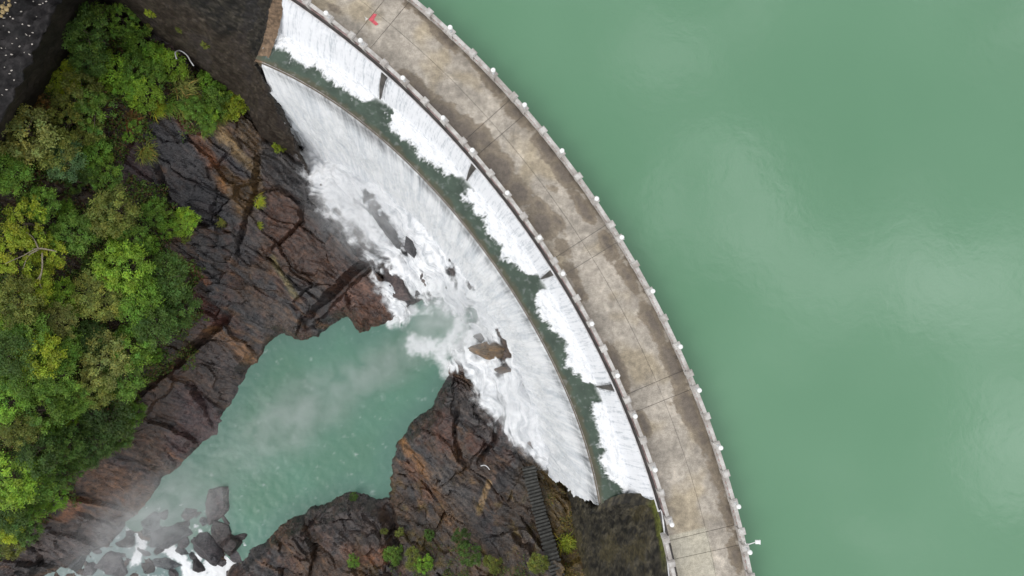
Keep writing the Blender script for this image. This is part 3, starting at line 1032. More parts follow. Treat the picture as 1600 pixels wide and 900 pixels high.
for pts, wd, c, s in STROKES:
    P = np.array([on_ground(px, py, HT)[:2] for px, py in pts])
    d, f = line_d(wx * 0.35 + GX * 0.65, wy * 0.35 + GY * 0.65, P)
    k = (s * sstep(1.5, 0.55, d / (wd / 12.3) - 0.35 * q3 + 0.25 * q2))[..., None]
    COLR = COLR * (1 - k) + lin(*c) * 0.8 * k
WOOD_PX = [(170, 0), (262, 95), (392, 172), (330, 196), (250, 182), (205, 215), (178, 285), (235, 300), (288, 345), (258, 385), (298, 430), (300, 540), (262, 562), (215, 600), (215, 655), (130, 735), (100, 790), (62, 830), (0, 868), (-120, 900), (-120, 250), (60, 172), (112, 60)]
sw = poly_sd(PXG, PYG, WOOD_PX)
soil = sstep(14, -12, sw + 14 * q2)[..., None]
COLR = COLR * (1 - soil) + (lin(54, 44, 30) * (1 + 0.4 * q2[..., None])) * soil
moss = (sstep(0.2, 0.7, q2 + q1 * 0.6) * sstep(520, 640, PXG) * sstep(700, 800, PYG))[..., None] * 0.55
COLR = COLR * (1 - moss) + lin(84, 78, 38) * moss
COLR = np.clip(COLR * np.array([1.08, 1.0, 0.94]), 0.005, 0.5)

# faces go to named outcrops; the rest is the hillside
RG = np.hypot(GX - CX, GY - CY)
keep = (RG < 71.5)[:-1, :-1] & (HT > WL - 1.1)[:-1, :-1]
fpx, fpy = 0.25 * (PXG[:-1, :-1] + PXG[1:, 1:] + PXG[1:, :-1] + PXG[:-1, 1:]), 0.25 * (PYG[:-1, :-1] + PYG[1:, 1:] + PYG[1:, :-1] + PYG[:-1, 1:])
OUTCROPS = [('reddish brown rock block jutting between the white falls and the green pool', [(498, 470), (530, 435), (562, 412), (592, 432), (612, 497), (566, 524), (548, 502), (520, 498)]),
            ('fractured rusty brown rock block just below the waterfall edge', [(398, 305), (440, 290), (478, 318), (560, 388), (520, 440), (478, 482), (425, 430), (405, 380)]),
            ('smooth dark slate slab under the tan streaks on the wooded bank', [(240, 205), (275, 205), (330, 255), (362, 330), (330, 350), (268, 330), (244, 262)]),
            ('tan and ochre streaked rock slab below the long-bladed grass', [(276, 195), (330, 180), (400, 200), (412, 250), (396, 300), (380, 345), (345, 300)]),
            ('grey wet rock slab touching the top of the white cascade', [(414, 250), (470, 245), (486, 300), (540, 362), (470, 312), (440, 290), (404, 295)]),
            ('big brown rock headland between pool, cascade and concrete stairs', [(700, 588), (735, 608), (790, 690), (828, 728), (836, 775), (850, 905), (650, 905), (612, 835), (606, 780), (612, 720), (640, 668), (672, 640)]),
            ('dark rounded rock outcrop at the bottom edge below the green pool', [(352, 915), (372, 880), (385, 864), (410, 846), (460, 808), (515, 785), (545, 766), (588, 776), (612, 835), (650, 915)]),
            ('purplish slab with a straight dark edge dipping into the pool', [(297, 604), (346, 678), (300, 716), (232, 700), (240, 640)]),
            ('blackish jointed rock face above the narrow end of the pool', [(345, 520), (400, 510), (416, 540), (386, 588), (352, 650), (344, 672), (298, 602), (320, 555)]),
            ('brown rock slope with root-like streaks above the boulder rapids', [(130, 740), (232, 702), (298, 718), (258, 748), (213, 812), (150, 840), (90, 800)]),
            ('grey flat rock shelf in the bottom corner under the trees', [(-60, 880), (60, 835), (90, 805), (150, 842), (190, 832), (135, 868), (60, 905), (-60, 940)])]
gux, guy = GX * math.cos(ang) + GY * math.sin(ang), -GX * math.sin(ang) + GY * math.cos(ang)
GRAIN = np.stack([gux * 0.28, guy * 0.9, HT * 0.6], -1)
attrs = {'Col': COLR.reshape(-1, 3), 'v:grain': GRAIN.reshape(-1, 3)}
VT = np.stack([GX, GY, HT], -1).reshape(-1, 3)
left_over = keep.copy()
for lab, poly in OUTCROPS:
    m = keep & left_over & (poly_sd(fpx, fpy, poly) < 0)
    left_over &= ~m
    v, q, at = compact(VT, grid_quads(len(gx), len(gy), m), attrs)
    c = v.mean(0)
    c[2] = v[:, 2].min()
    o = add('rock_outcrop', new_mesh('rock_outcrop', v - c, q, at, smooth=False), M['rock'], None, lab, 'rock')
    o.location = c
v, q, at = compact(VT, grid_quads(len(gx), len(gy), left_over), attrs)
add('hillside_terrain', new_mesh('hillside_terrain', v, q, at, smooth=False), M['rock'], kind='structure')
# wide ground far below, so that the valley goes on outside the picture
ng = 60
ex = np.linspace(-400, 60, ng)
EX, EY = np.meshgrid(ex, np.linspace(-400, 300, ng), indexing='ij')
EZ = -38.5 + 0 * EX
V = np.stack([EX, EY, EZ], -1).reshape(-1, 3)
add('ground', new_mesh('ground', V, grid_quads(ng, ng), {'Col': np.tile(lin(52, 56, 34), (ng * ng, 1)), 'v:grain': V}), M['rock'], kind='structure')

# ------------------------------------------------------------------ river pool and rapids
def water_patch(name, poly_w, sd_grid, level, colfun, foamfun):
    m = sd_grid[:-1, :-1] < 1.6
    r = np.where(m.any(1))[0]
    c = np.where(m.any(0))[0]
    sl = (slice(r[0], r[-1] + 2), slice(c[0], c[-1] + 2))
    x, y = GX[sl], GY[sl]
    z = level(x, y)
    px, py = to_px(x, y, z)
    foam = np.clip(foamfun(px, py, x, y), 0, 1)
    z = z + 0.03 * fbm(x * 0.9, y * 0.9, 3, 7) + 0.12 * foam * (0.6 + fbm(x * 1.5, y * 1.5, 3, 5))
    col = colfun(px, py, x, y)
    V = np.stack([x, y, z], -1).reshape(-1, 3)
    q = grid_quads(x.shape[0], x.shape[1], m[sl[0], sl[1]][: x.shape[0] - 1, : x.shape[1] - 1])
    v, q, at = compact(V, q, {'Col': col.reshape(-1, 3), 'foam': foam.ravel()})
    return add(name, new_mesh(name, v, q, at), M['pool'], kind='structure')


def pool_col(px, py, x, y):
    a = sstep(-0.4, 0.5, fbm(x * 0.08 + 3, y * 0.08, 3, 15))[..., None]
    c = lin(84, 123, 103) * (1 - a) + lin(90, 131, 112) * a
    d = sstep(3.5, 0.2, -look(SDP, x, y))[..., None] * 0.45          # greyer by the rocks: haze of the mist put into the water colour
    return c * (1 - d) + lin(80, 112, 104) * d


def pool_foam(px, py, x, y):
    n = fbm(x * 0.8, y * 0.8, 5, 25)
    n2 = fbm(x * 2.2, y * 2.2, 4, 27)
    f = np.zeros(px.shape)
    for pts, w, s in ([(722, 480), (716, 515), (700, 545)], 12, .9), ([(750, 525), (715, 545), (680, 545), (648, 538)], 17, 1.0), ([(612, 500), (628, 494), (640, 482)], 13, 1.1), ([(700, 580), (690, 560)], 12, .9), ([(650, 480), (690, 484), (715, 495)], 12, .45):
        d, _ = line_d(px, py, pts)
        f = np.maximum(f, s * np.clip(1.5 - d / w, 0, 1.2))
    f = f + 0.42 * n + 0.2 * n2 - 0.25
    return 0.95 * sstep(-0.05, 1.05, f)


def rap_foam(px, py, x, y):
    n = fbm(x * 0.9, y * 0.9, 5, 28)
    n2 = fbm(x * 2.6, y * 2.6, 4, 29)
    f = np.zeros(px.shape)
    for pts, w, s in ([(207, 818), (217, 828), (222, 850), (212, 875)], 7, 1.1), ([(213, 822), (228, 812)], 4, .8), ([(262, 856), (275, 868), (290, 880), (292, 900)], 8, 1.0), ([(316, 862), (308, 880), (306, 900)], 6, 1.0), ([(328, 884), (360, 884), (345, 900)], 13, 1.2), ([(300, 900), (330, 905)], 14, 1.1), ([(308, 822), (318, 838)], 4, .6):
        d, _ = line_d(px, py, pts)
        f = np.maximum(f, s * np.clip(1.5 - d / w, 0, 1.2))
    return sstep(0.1, 0.8, f + 0.5 * n + 0.3 * n2 - 0.05)


water_patch('river_pool', POOL, poly_sd(GX, GY, POOL), lambda x, y: ZP + 0 * x, pool_col, pool_foam)


def rap_level(x, y):
    return water_level(x, y) - 0.012


water_patch('rapids_water', RAP, np.maximum(poly_sd(GX, GY, RAP), -poly_sd(GX, GY, POOL) - 1.7), rap_level, lambda px, py, x, y: pool_col(px, py, x, y) * (1 - sstep(0, 4, (x - RA[0]) * rn[0] + (y - RA[1]) * rn[1])[..., None]) + lin(102, 124, 122) * (1 + 0.15 * fbm(x, y, 3, 3)[..., None]) * sstep(0, 4, (x - RA[0]) * rn[0] + (y - RA[1]) * rn[1])[..., None], rap_foam)

# ------------------------------------------------------------------ falling water
# upper fall: one sheet in each bay between the piers
edges = [57.5] + PIER_TH + [15.9]
BAY = ['in the topmost bay', 'in the second bay from the top', 'in the middle bay of the crest', 'in the fourth bay from the top', 'in the lowest bay by the abutment']
for i in range(5):
    t0, t1 = edges[i], edges[i + 1]
    n, m = max(40, int((t0 - t1) * 72 * math.pi / 180 / 0.07)), 60
    u = np.linspace(0, 1, n)[:, None]
    v = np.linspace(0, 1, m)[None]
    gap = lambda vv: 0.24 * (1 - vv) + 0.03
    s0, s1 = t0 * 72 * math.pi / 180 - gap(v), t1 * 72 * math.pi / 180 + gap(v)
    s = s0 + (s1 - s0) * u
    tt = np.degrees(s / 72.0)
    z = -0.85 - (-ZB - 0.75) * (0.25 * v + 0.75 * v ** 1.7) + 0.10 * fbm(s * 0.9, v * 2.0, 3, 44) + 0.05 * fbm(s * 3.0, v * 5.0, 3, 46)
    r = 72.5 + (foot_r(tt) - 0.1 - 72.5) * v
    P = A(tt, r, z)
    z = 5.0 * v + 0 * s
    de = np.minimum(s0 - s, s - s1)
    al = 0.62 + 0.6 * sstep(0.0, 0.7, de) + 0.15 * fbm(s * 0.35, z * 0.1, 3, 47)
    me = new_mesh('waterfall_sheet', P.reshape(-1, 3), grid_quads(n, m), {'v:flow': np.stack([s, z, 0 * s], -1).reshape(-1, 3), 'alpha': al.ravel()})
    add('waterfall_sheet', me, M['sheet'], None, 'white sheet of water falling from the crest ' + BAY[i], 'waterfall', 'upper waterfall sheets')

# stilling basin: dark green water with a churning white roller at the foot of the sheets
n, m = 1500, 70
th = np.linspace(57.5, 15.9, n)
ra = np.linspace(69.05, 72.4, m)            # across the basin, as if it were 3 m wide everywhere
T2, R2 = np.meshgrid(th, ra, indexing='ij')
RT = lip_r(T2) + 0.05 + (R2 - 69.05) / 2.95 * (foot_r(T2) - lip_r(T2))
S2 = T2 * 72 * math.pi / 180
edge = 70.25 + 0.6 * fbm(S2 * 0.28, 0 * S2, 3, 70) + 0.3 * fbm(S2 * 1.0, 0 * S2, 3, 71)
feather = 0.36 * fbm(S2 * 1.7, R2 * 1.0, 5, 72) + 0.22 * fbm(S2 * 6.5, R2 * 3.5, 3, 73)
wake = np.zeros(S2.shape)
for px, py, wd, dp in [(592, 165, 1.25, 1.25), (712, 292, 1.05, 1.2), (822, 446, 1.1, 1.2), (914, 614, 1.1, 1.25), (972, 772, 1.0, 1.0), (432, 92, 1.0, 0.4), (480, 118, 1.6, 0.35), (775, 385, 0.9, 0.3), (640, 225, 1.0, 0.3), (680, 262, 0.8, .3), (545, 140, 1.0, 0.35), (880, 540, 1.0, 0.25)]:
    tc = th_of(px, py, ZB) * 72 * math.pi / 180
    wake = np.maximum(wake, dp * sstep(1.5, 0.35, np.abs(S2 - tc - 0.3 * (70.6 - R2) + 0.35 * fbm(S2 * 1.3, R2 * 1.3, 3, 68)) / wd))
foam = sstep(-0.15, 0.38, R2 - edge - 1.05 * wake + feather * (0.9 + 0 * wake))
foam *= 1 - 0.9 * sstep(72.1, 71.6, R2) * sstep(0.7, 1.15, wake)
foam = np.maximum(foam, 0.10 * sstep(0.2, 0.9, fbm(S2 * 1.8, R2 * 1.8, 4, 76)))
z = ZB + 0.04 + 0.02 * fbm(S2 * 1.2, R2 * 1.2, 3, 74) + foam * (0.16 + 0.18 * fbm(S2 * 1.3, R2 * 1.3, 4, 75) + 0.2 * sstep(70.8, 71.8, R2))
P = A(T2, RT, z)
gcol = lin(68, 82, 70) * (1 + 0.25 * fbm(S2 * 0.7, R2 * 0.7, 3, 78)[..., None])
ed = sstep(69.6, 69.12, R2 + 0.25 * fbm(S2, R2, 3, 79))[..., None] * 0.6
gcol = gcol * (1 - ed) + lin(92, 82, 60) * ed
me = new_mesh('basin_water', P.reshape(-1, 3), grid_quads(n, m), {'Col': gcol.reshape(-1, 3), 'foam': foam.ravel()})
add('basin_water', me, M['basin'], kind='structure')

# lower curtain down the battered base
n, m = 900, 170
th = np.linspace(62, 7.5, n)
U2, V2 = np.meshgrid(np.linspace(0, 1, n), np.linspace(0, 1, m), indexing='ij')
z = ZB + 0.03 - 31.0 * V2 ** 1.1
kz = np.clip((ZB - z) / 26.0, 0, 1.1)
tl = th_of(417, 97, ZB) + (th_of(478, 262, -31) - th_of(417, 97, ZB)) * kz + 1.6 * kz + 0.3
tr = th_of(937, 784, ZB) + (th_of(878, 736, -30.2) - th_of(937, 784, ZB)) * kz - 0.25 - 0.35 * fbm(z * 0.5, 0 * z, 3, 19)
T2 = tl + (tr - tl) * U2
S2 = T2 * 68 * math.pi / 180
r = lip_r(T2) - 0.02 - 0.22 * sstep(0, 0.03, V2) + 0.125 * (z - ZB) - 0.5 * sstep(0.03, 0.3, V2)
r = r - (0.30 * fbm(S2 * 0.5, z * 0.12, 4, 81) + 0.12 * fbm(S2 * 2.2, z * 0.3, 4, 82)) * sstep(0.02, 0.3, V2)
al = 0.50 + 0.55 * sstep(0.02, 0.25, V2) + 0.16 * fbm(S2 * 0.3, z * 0.06, 3, 83) * sstep(0.7, 0.1, V2)
P = A(T2, r, z)
me = new_mesh('lower_waterfall', P.reshape(-1, 3), grid_quads(n, m), {'v:flow': np.stack([S2, z * 0.9, 0 * z], -1).reshape(-1, 3), 'alpha': al.ravel()})
add('lower_waterfall', me, M['curtain'], None, 'grey-white curtain of water spilling over the thin brown basin lip', 'waterfall')

# white water over the rocks
CASC_PX = [(430, 140), (468, 200), (474, 250), (482, 292), (512, 332), (540, 360), (560, 385), (583, 418), (592, 452), (606, 478), (618, 504), (634, 506), (652, 490), (676, 484), (704, 488), (724, 500), (728, 522), (706, 548), (698, 572), (722, 592), (738, 612), (752, 640), (775, 668), (800, 695), (830, 716), (862, 732),
           (890, 745), (915, 770), (945, 790), (960, 740), (900, 560), (800, 380), (650, 200), (500, 110)]
zc = HS + 0.16
CP2 = np.array([on_ground(px, py, HS)[:2] for px, py in CASC_PX])
sdc = poly_sd(GX, GY, CP2)
mk = (sdc < 2.0)[:-1, :-1] & (RG < 66.5)[:-1, :-1]
r_ = np.where(mk.any(1))[0]
c_ = np.where(mk.any(0))[0]
sl = (slice(r_[0], r_[-1] + 2), slice(c_[0], c_[-1] + 2))
x, y = GX[sl], GY[sl]
conv = W(672, 512, -34.5)
dx, dy = x - conv[0], y - conv[1]
rad = np.hypot(dx, dy)
an = np.unwrap(np.arctan2(-dy, -dx), axis=0) if False else np.arctan2(-(dx * 0.707 - dy * 0.707), dx * 0.707 + dy * 0.707)
big = fbm(x * 0.35, y * 0.35, 4, 85)
RC = np.hypot(x - CX, y - CY)
SC = np.arctan2(y - CY, x - CX) * 66
WC = RC + 1.1 * fbm(x * 0.25, y * 0.25, 3, 93)
pillow = fbm(WC * 0.8, SC * 0.22, 5, 86)
z = zc[sl] + 0.5 + 0.8 * np.abs(big) + 0.55 * pillow + 0.14 * fbm(x * 1.1, y * 1.1, 4, 87)
z = np.maximum(z, WL[sl] + 0.05)
al = sstep(1.0, -2.4, sdc[sl] + 0.9 * fbm(x * 0.6, y * 0.6, 5, 88)) * 1.2
cpx, cpy = to_px(x, y, z)
THIN_WATER = [([(575, 305), (606, 352), (636, 400)], 13, 1.0), ([(604, 415), (622, 440), (642, 474)], 13, 1.0), ([(706, 405), (706, 430)], 9, 1.0), ([(732, 428), (737, 446)], 10, .9), ([(545, 300), (575, 345)], 5, .4), ([(655, 360), (672, 395)], 5, .45), ([(660, 420), (672, 448)], 5, .4), ([(715, 440), (712, 455)], 5, .6), ([(735, 470), (738, 490)], 12, .6), ([(660, 462), (690, 470)], 10, .7), ([(748, 540), (785, 552)], 12, .9), ([(790, 575), (780, 582)], 8, .8), ([(520, 230), (530, 245)], 6, .3), ([(560, 290), (585, 330)], 10, .3)]
for pts, w, s in THIN_WATER:            # thin water over dark rock
    d, _ = line_d(cpx, cpy, pts)
    al = al - s * np.clip(1.35 - d / w, 0, 1) * (0.8 + 0.6 * fbm(x * 1.2, y * 1.2, 3, 89))
al = al - 0.6 * sstep(0.1, 0.6, fbm(WC * 0.55 + 3, SC * 0.11, 5, 84)) * sstep(67.0, 64.5, RC) * sstep(24, 14, rad)
V = np.stack([x, y, z], -1).reshape(-1, 3)
q = grid_quads(x.shape[0], x.shape[1], mk[sl[0], sl[1]][: x.shape[0] - 1, : x.shape[1] - 1])
v, q, at = compact(V, q, {'v:flow': np.stack([RC + 1.1 * fbm(x * 0.25, y * 0.25, 3, 93), SC, 0 * rad], -1).reshape(-1, 3), 'alpha': al.ravel()})
add('cascade', new_mesh('cascade', v, q, at), M['cascade'], None, 'foaming white cascade rushing over rocks into the green pool', 'cascade')

# ------------------------------------------------------------------ boulders
def boulder_mesh(seed, flat=0.7):
    r = np.random.default_rng(seed)
    import bmesh
    bm = bmesh.new()
    bmesh.ops.create_icosphere(bm, subdivisions=4, radius=1.0)
    V = np.array([v.co[:] for v in bm.verts])
    F = np.array([[v.index for v in f.verts] for f in bm.faces])
    bm.free()
    for _ in range(11):
        nrm = r.normal(size=3)
        nrm[2] = abs(nrm[2]) * 0.6
        nrm /= np.linalg.norm(nrm)
        d = V @ nrm
        lim = r.uniform(0.45, 0.8)
        V = V - np.clip(d - lim, 0, None)[:, None] * nrm * 0.97
    nn = 0.10 * fbm(V[:, 0] * 1.5 + seed, V[:, 1] * 1.5 + V[:, 2], 4, seed % 40) + 0.05 * fbm(V[:, 0] * 4, V[:, 1] * 4 + V[:, 2] * 3, 3, seed % 37)
    V = V * (1 + nn)[:, None]
    V[:, 2] *= flat
    g = fbm(V[:, 0] * 1.2 + seed * 3.1, V[:, 1] * 1.2, 4, seed % 31)
    return V, F, g


def boulder(px, py, rx, ry, rot, col, label, seed, lift=0.0, flat=0.7, base=None, scale=1.3):
    p = on_ground(px, py, HT) if base is None else W(px, py, base)
    wz = float(water_level(p[0], p[1]))
    z0 = max(float(look(HT, p[0], p[1])), wz - 0.4) + lift if base is None else base
    p = W(px, py, z0 + 0.3)
    s = (HCAM - z0) / FPX
    V, F, g = boulder_mesh(seed, flat)
    V = V * np.array([rx * s, ry * s, min(rx, ry) * s * 1.1]) * scale
    a = math.radians(rot)
    R = np.array([[math.cos(a), -math.sin(a), 0], [math.sin(a), math.cos(a), 0], [0, 0, 1]])
    V = V @ R.T
    c = lin(*col) * (1 + 0.35 * g[:, None]) * 0.9
    o = add('boulder', new_mesh('boulder', V, F, {'Col': np.clip(c, 0.005, 0.5), 'v:grain': V * np.array([0.4, 1.0, 1.0])}, smooth=False), M['rock'], None, label, 'boulder', 'boulders in the water')
    o.location = (p[0], p[1], z0)
    return o


BOULDERS = [
    (340, 792, 17, 25, -18, (88, 82, 84), 'large purplish boulder standing in the pool above the rapids'),
    (296, 802, 11, 10, 10, (86, 80, 82), 'small round grey boulder just before the pool outflow'),
    (240, 811, 13, 11, 0, (70, 80, 82), 'round bluish boulder beside the white spill at the outflow'),
    (265, 836, 34, 13, 22, (74, 76, 80), 'long grey boulder lying across the rapids'),
    (345, 830, 12, 17, 30, (66, 62, 62), 'dark boulder below the large purplish one'),
    (358, 850, 17, 15, -20, (56, 50, 50), 'blackish boulder wedged against the lower outcrop'),
    (330, 862, 18, 20, 10, (70, 68, 72), 'grey boulder in the middle of the boulder bar'),
    (175, 876, 19, 18, 25, (80, 78, 82), 'squarish grey boulder by the bank at the bottom edge'),
    (312, 886, 9, 11, 0, (38, 34, 36), 'small black boulder surrounded by white foam at the bottom'),
    (285, 858, 10, 6, -25, (70, 72, 76), 'small flat boulder with foam curling round it'),
    (262, 878, 22, 9, -8, (78, 84, 88), 'half drowned pale boulder in the misty rapids'),
    (120, 880, 9, 17, -35, (66, 70, 72), 'narrow boulder in the side channel at the bottom'),
    (232, 830, 12, 7, 35, (70, 72, 74), 'low boulder tucked behind the round bluish one'),
    (200, 846, 13, 13, 20, (62, 58, 58), 'brown boulder at the foot of the streaked slope'),
    (544, 573, 7, 4, 25, (40, 46, 44), 'tiny dark rock breaking the surface of the green pool'),
    (598, 579, 7, 7, 30, (96, 120, 116), 'pale drowned rock in the middle of the pool'),
    (604, 356, 9, 30, 36, (70, 70, 72), 'long wet rock rib splitting the upper cascade'),
    (640, 385, 11, 17, 25, (62, 62, 66), 'dark wet boulder with water sliding over its top'),
    (622, 445, 14, 30, 28, (78, 68, 68), 'long brownish rib beside the narrow white chute'),
    (706, 415, 7, 14, 5, (70, 62, 60), 'upright dark rock showing through the curtain foot'),
    (735, 438, 8, 12, 5, (96, 94, 94), 'greyish rock behind the spray below the curtain'),
    (712, 446, 4, 6, 0, (70, 66, 66), 'smallest rock between the two dark ones in the spray'),
    (651, 457, 8, 6, 0, (74, 74, 74), 'rounded rock at the inlet where the cascade meets the pool'),
    (668, 466, 5, 5, 0, (90, 94, 94), 'little rock right beside the rounded inlet rock'),
    (770, 550, 29, 12, -8, (104, 82, 48), 'flat ochre rock under the curtain on the pool side'),
    (790, 578, 16, 6, -10, (92, 72, 48), 'thin brown rock below the flat ochre one'),
    (755, 530, 12, 9, 0, (80, 70, 60), 'brown rock at the upper end of the flat ochre one'),
    (690, 468, 12, 6, 15, (96, 112, 108), 'submerged grey rock at the pool inlet under foam')]
more = np.random.default_rng(31)
SPOT = ['beside the long grey boulder', 'at the lip of the outflow', 'in the boulder bar', 'close to the lower outcrop', 'near the bottom edge', 'at the bank side of the rapids']
MORE = [(318, 815), (352, 815), (372, 842), (312, 846), (300, 866), (340, 878), (250, 858), (225, 862), (280, 822), (322, 835), (232, 886), (150, 862), (190, 868), (365, 868), (255, 806), (205, 832), (290, 845), (140, 890), (345, 846), (270, 895)]
SIZE = ['small', 'medium sized', 'flat', 'rough', 'angular', 'cracked', 'low', 'blocky', 'pointed']
for k, (px_, py_) in enumerate(MORE):
    sh = int(more.integers(0, 3))
    BOULDERS.append((px_, py_, more.uniform(6, 15), more.uniform(5, 10), more.uniform(-60, 60), [(70, 68, 70), (82, 80, 84), (60, 56, 56)][sh], f"{['grey', 'pale grey', 'dark'][sh]} {SIZE[k % 9]} boulder {SPOT[[3, 0, 3, 2, 2, 4, 5, 5, 1, 2, 4, 5, 5, 3, 1, 1, 0, 4, 2, 4][k]]} of the rapids"))
for i, b in enumerate(BOULDERS):
    inpool = i in (14, 15, 27)
    casc = 16 <= i <= 26
    boulder(*b, seed=200 + i * 7, lift=((1.0 if i in (16, 18) else 0.55) if casc else (-0.1 if inpool else 0.12)), flat=(0.35 if inpool else 0.62), scale=(1.3 if (14 <= i < 28) else (1.75 if i < 14 else 1.5)))

# ------------------------------------------------------------------ concrete stairs
st_px = [(826, 728), (831, 752), (838, 778), (846, 808), (855, 838), (863, 868), (874, 905), (884, 940)]
stc = smooth_curve([on_ground(px, py, HT) for px, py in st_px], 200)
stc[:, 2] = np.linspace(stc[0, 2] + 0.5, max(stc[-1, 2], stc[0, 2] + 2.5) + 0.6, 200) * 0.5 + 0.5 * (np.convolve(np.pad(stc[:, 2], 20, 'edge'), np.ones(41) / 41, 'valid') + 0.5)
L = np.concatenate([[0], np.cumsum(np.linalg.norm(np.diff(stc[:, :2], axis=0), axis=1))])
stairs = empty('stairway', stc[0], 'narrow concrete stairway climbing the mossy rock beside the lower fall', 'stairs')
nstep = int(L[-1] / 0.36)
for k in range(nstep):
    d = (k + 0.5) / nstep * L[-1]
    p = np.array([np.interp(d, L, stc[:, j]) for j in range(3)])
    p2 = np.array([np.interp(d + 0.2, L, stc[:, j]) for j in range(3)])
    e = p2 - p
    e[2] = 0
    e /= np.linalg.norm(e) + 1e-9
    nn_ = np.array([-e[1], e[0], 0])
    jj = rng.normal(0, 1, 4)
    e2 = e + nn_ * 0.03 * jj[0]
    mb = MB()
    mb.box(p - stc[0] + np.array([0, 0, 0.02 * jj[1]]), (0.125, 0.80 + 0.04 * jj[2], 0.05), e2, nn_, bev=0.015)
    o = add('tread', mb.mesh('tread'), M['tread'], stairs)
mb = MB()
for s in range(0, 190, 6):
    a, b = stc[s] - stc[0], stc[min(s + 7, 199)] - stc[0]
    e = b - a
    Ls = np.linalg.norm(e)
    e = e / Ls
    nn_ = np.array([-e[1], e[0], 0])
    nn_ /= np.linalg.norm(nn_)
    mb.box((a + b) / 2 - np.array([0, 0, 0.45]), (Ls / 2, 0.72, 0.3), e, nn_, np.cross(e, nn_))
add('stair_bed', mb.mesh('stair_bed'), M['stairside'], stairs)

# ------------------------------------------------------------------ black masonry wing wall in the top corner
wall = empty('wing_wall', W(60, 60, -16), 'black masonry wall with pale stone specks in the top left corner', 'wall')
cz = np.array(W(60, 60, -16))
st = [((150, -120, -9), (230, -150, -14), (270, -120, -25.5)), ((60, -90, -8), (150, -90, -13), (215, -60, -25.5)), ((-40, -40, -8), (95, 0, -13), (168, 2, -25.5)), ((-130, 40, -8), (50, 90, -13), (112, 100, -25)), ((-190, 110, -8), (4, 185, -13), (60, 180, -24)), ((-260, 200, -8), (-60, 300, -13), (0, 262, -23)), ((-300, 320, -8), (-150, 420, -13), (-80, 380, -22))]
n = 160
c0, c1, c2 = (smooth_curve([W(*s[k]) for s in st], n) for k in range(3))
rows = [c0 + (c1 - c0) * k for k in np.linspace(0, 1, 60)] + [c1 + (c2 + (c2 - c1) * 0.25 - c1) * k for k in np.linspace(0, 1, 60)[1:]]
V = np.stack(rows, 1) - cz
nn_, mm_ = V.shape[:2]
al_ = np.arange(nn_)[:, None] * 0.4 + 0 * V[..., 0]
dn_ = np.arange(mm_)[None] * 0.28 + 0 * V[..., 0]
V[..., 2] += 0.45 * fbm(al_ * 0.6, dn_ * 0.6, 6, 65, 0.6)
g1 = fbm(al_ * 0.3, dn_ * 0.3, 4, 66)
c = lin(34, 31, 31) * np.clip(1 + 0.8 * g1 + 0.7 * fbm(al_ * 2.5, dn_ * 2.5, 4, 67), 0.2, 4)[..., None]
c[:, 60:] = lin(40, 34, 28) * (1 + 0.5 * g1[:, 60:, None])
add('wall_face', new_mesh('wall_face', V.reshape(-1, 3), grid_quads(nn_, mm_)[:, ::-1], {'Col': np.clip(c, 0.004, 0.3).reshape(-1, 3)}), M['face'], wall)
Vs, Fs, _ = boulder_mesh(77, 0.7)
import bmesh
bm = bmesh.new()
bmesh.ops.create_icosphere(bm, subdivisions=1, radius=1.0)
for vv in bm.verts:
    vv.co *= random.Random(vv.index).uniform(0.75, 1.1)
stone_me = bpy.data.meshes.new('stone')
bm.to_mesh(stone_me)
bm.free()
stone_me.materials.append(M['stone'])
SPECKS = [(45, 40), (22, 38), (34, 37), (8, 75), (30, 73), (9, 86), (18, 85), (19, 68), (31, 72), (60, 44), (51, 51), (58, 25), (65, 28), (67, 5), (52, 2), (62, 7), (24, 4), (11, 21), (16, 26), (20, 29), (6, 28), (36, 57), (41, 54), (45, 56), (35, 42), (50, 69), (46, 85), (18, 110), (7, 105), (15, 115), (2, 75), (57, 26), (51, 22), (33, 18), (43, 7), (72, 2), (22, 125), (30, 98), (10, 140), (26, 60), (14, 50), (5, 40), (3, 148), (38, 82)]


def wall_hit(px, py):
    z = -12.0
    best, bd = None, 1e9
    for i in range(0, nn_, 2):
        for j in range(0, 60, 3):
            p = V[i, j] + cz
            qx, qy = to_px(p[0], p[1], p[2])
            d = (qx - px) ** 2 + (qy - py) ** 2
            if d < bd:
                best, bd = p[2], d
    return W(px, py, best + 0.02)


for k, (px, py) in enumerate(SPECKS):
    p = wall_hit(px, py) - cz
    o = add('stone', stone_me, None, wall)
    o.location = p
    rs = random.Random(k)
    o.scale = (rs.uniform(0.06, 0.22), rs.uniform(0.045, 0.09), 0.05)
    o.rotation_euler = (0, 0, rs.uniform(-0.8, 0.2))
gold_me = stone_me.copy()
gold_me.materials.clear()
gold_me.materials.append(M['goldstone'])
for k, (px, py, s) in enumerate([(4, 10, .3), (10, 14, .34), (4, 19, .3), (9, 4, .28), (15, 8, .24), (2, 25, .22), (18, 3, .2), (14, 1, .2)]):
    o = add('stone', gold_me, None, wall)
    o.location = wall_hit(px, py) - cz
    o.scale = (s, s * 0.85, 0.16)
    o.rotation_euler = (0, 0, k)

# loose pipes on the banks
def pipe(label, pts, zoff, rad, mat):
    P = smooth_curve([on_ground(px, py, HT, zoff) for px, py in pts], 24)
    c = P[0].copy()
    mb = MB()
    mb.tube(P - c, rad, 7)
    o = add('bent_pipe', mb.mesh('bent_pipe', True), mat, None, label, 'pipe')
    o.location = c


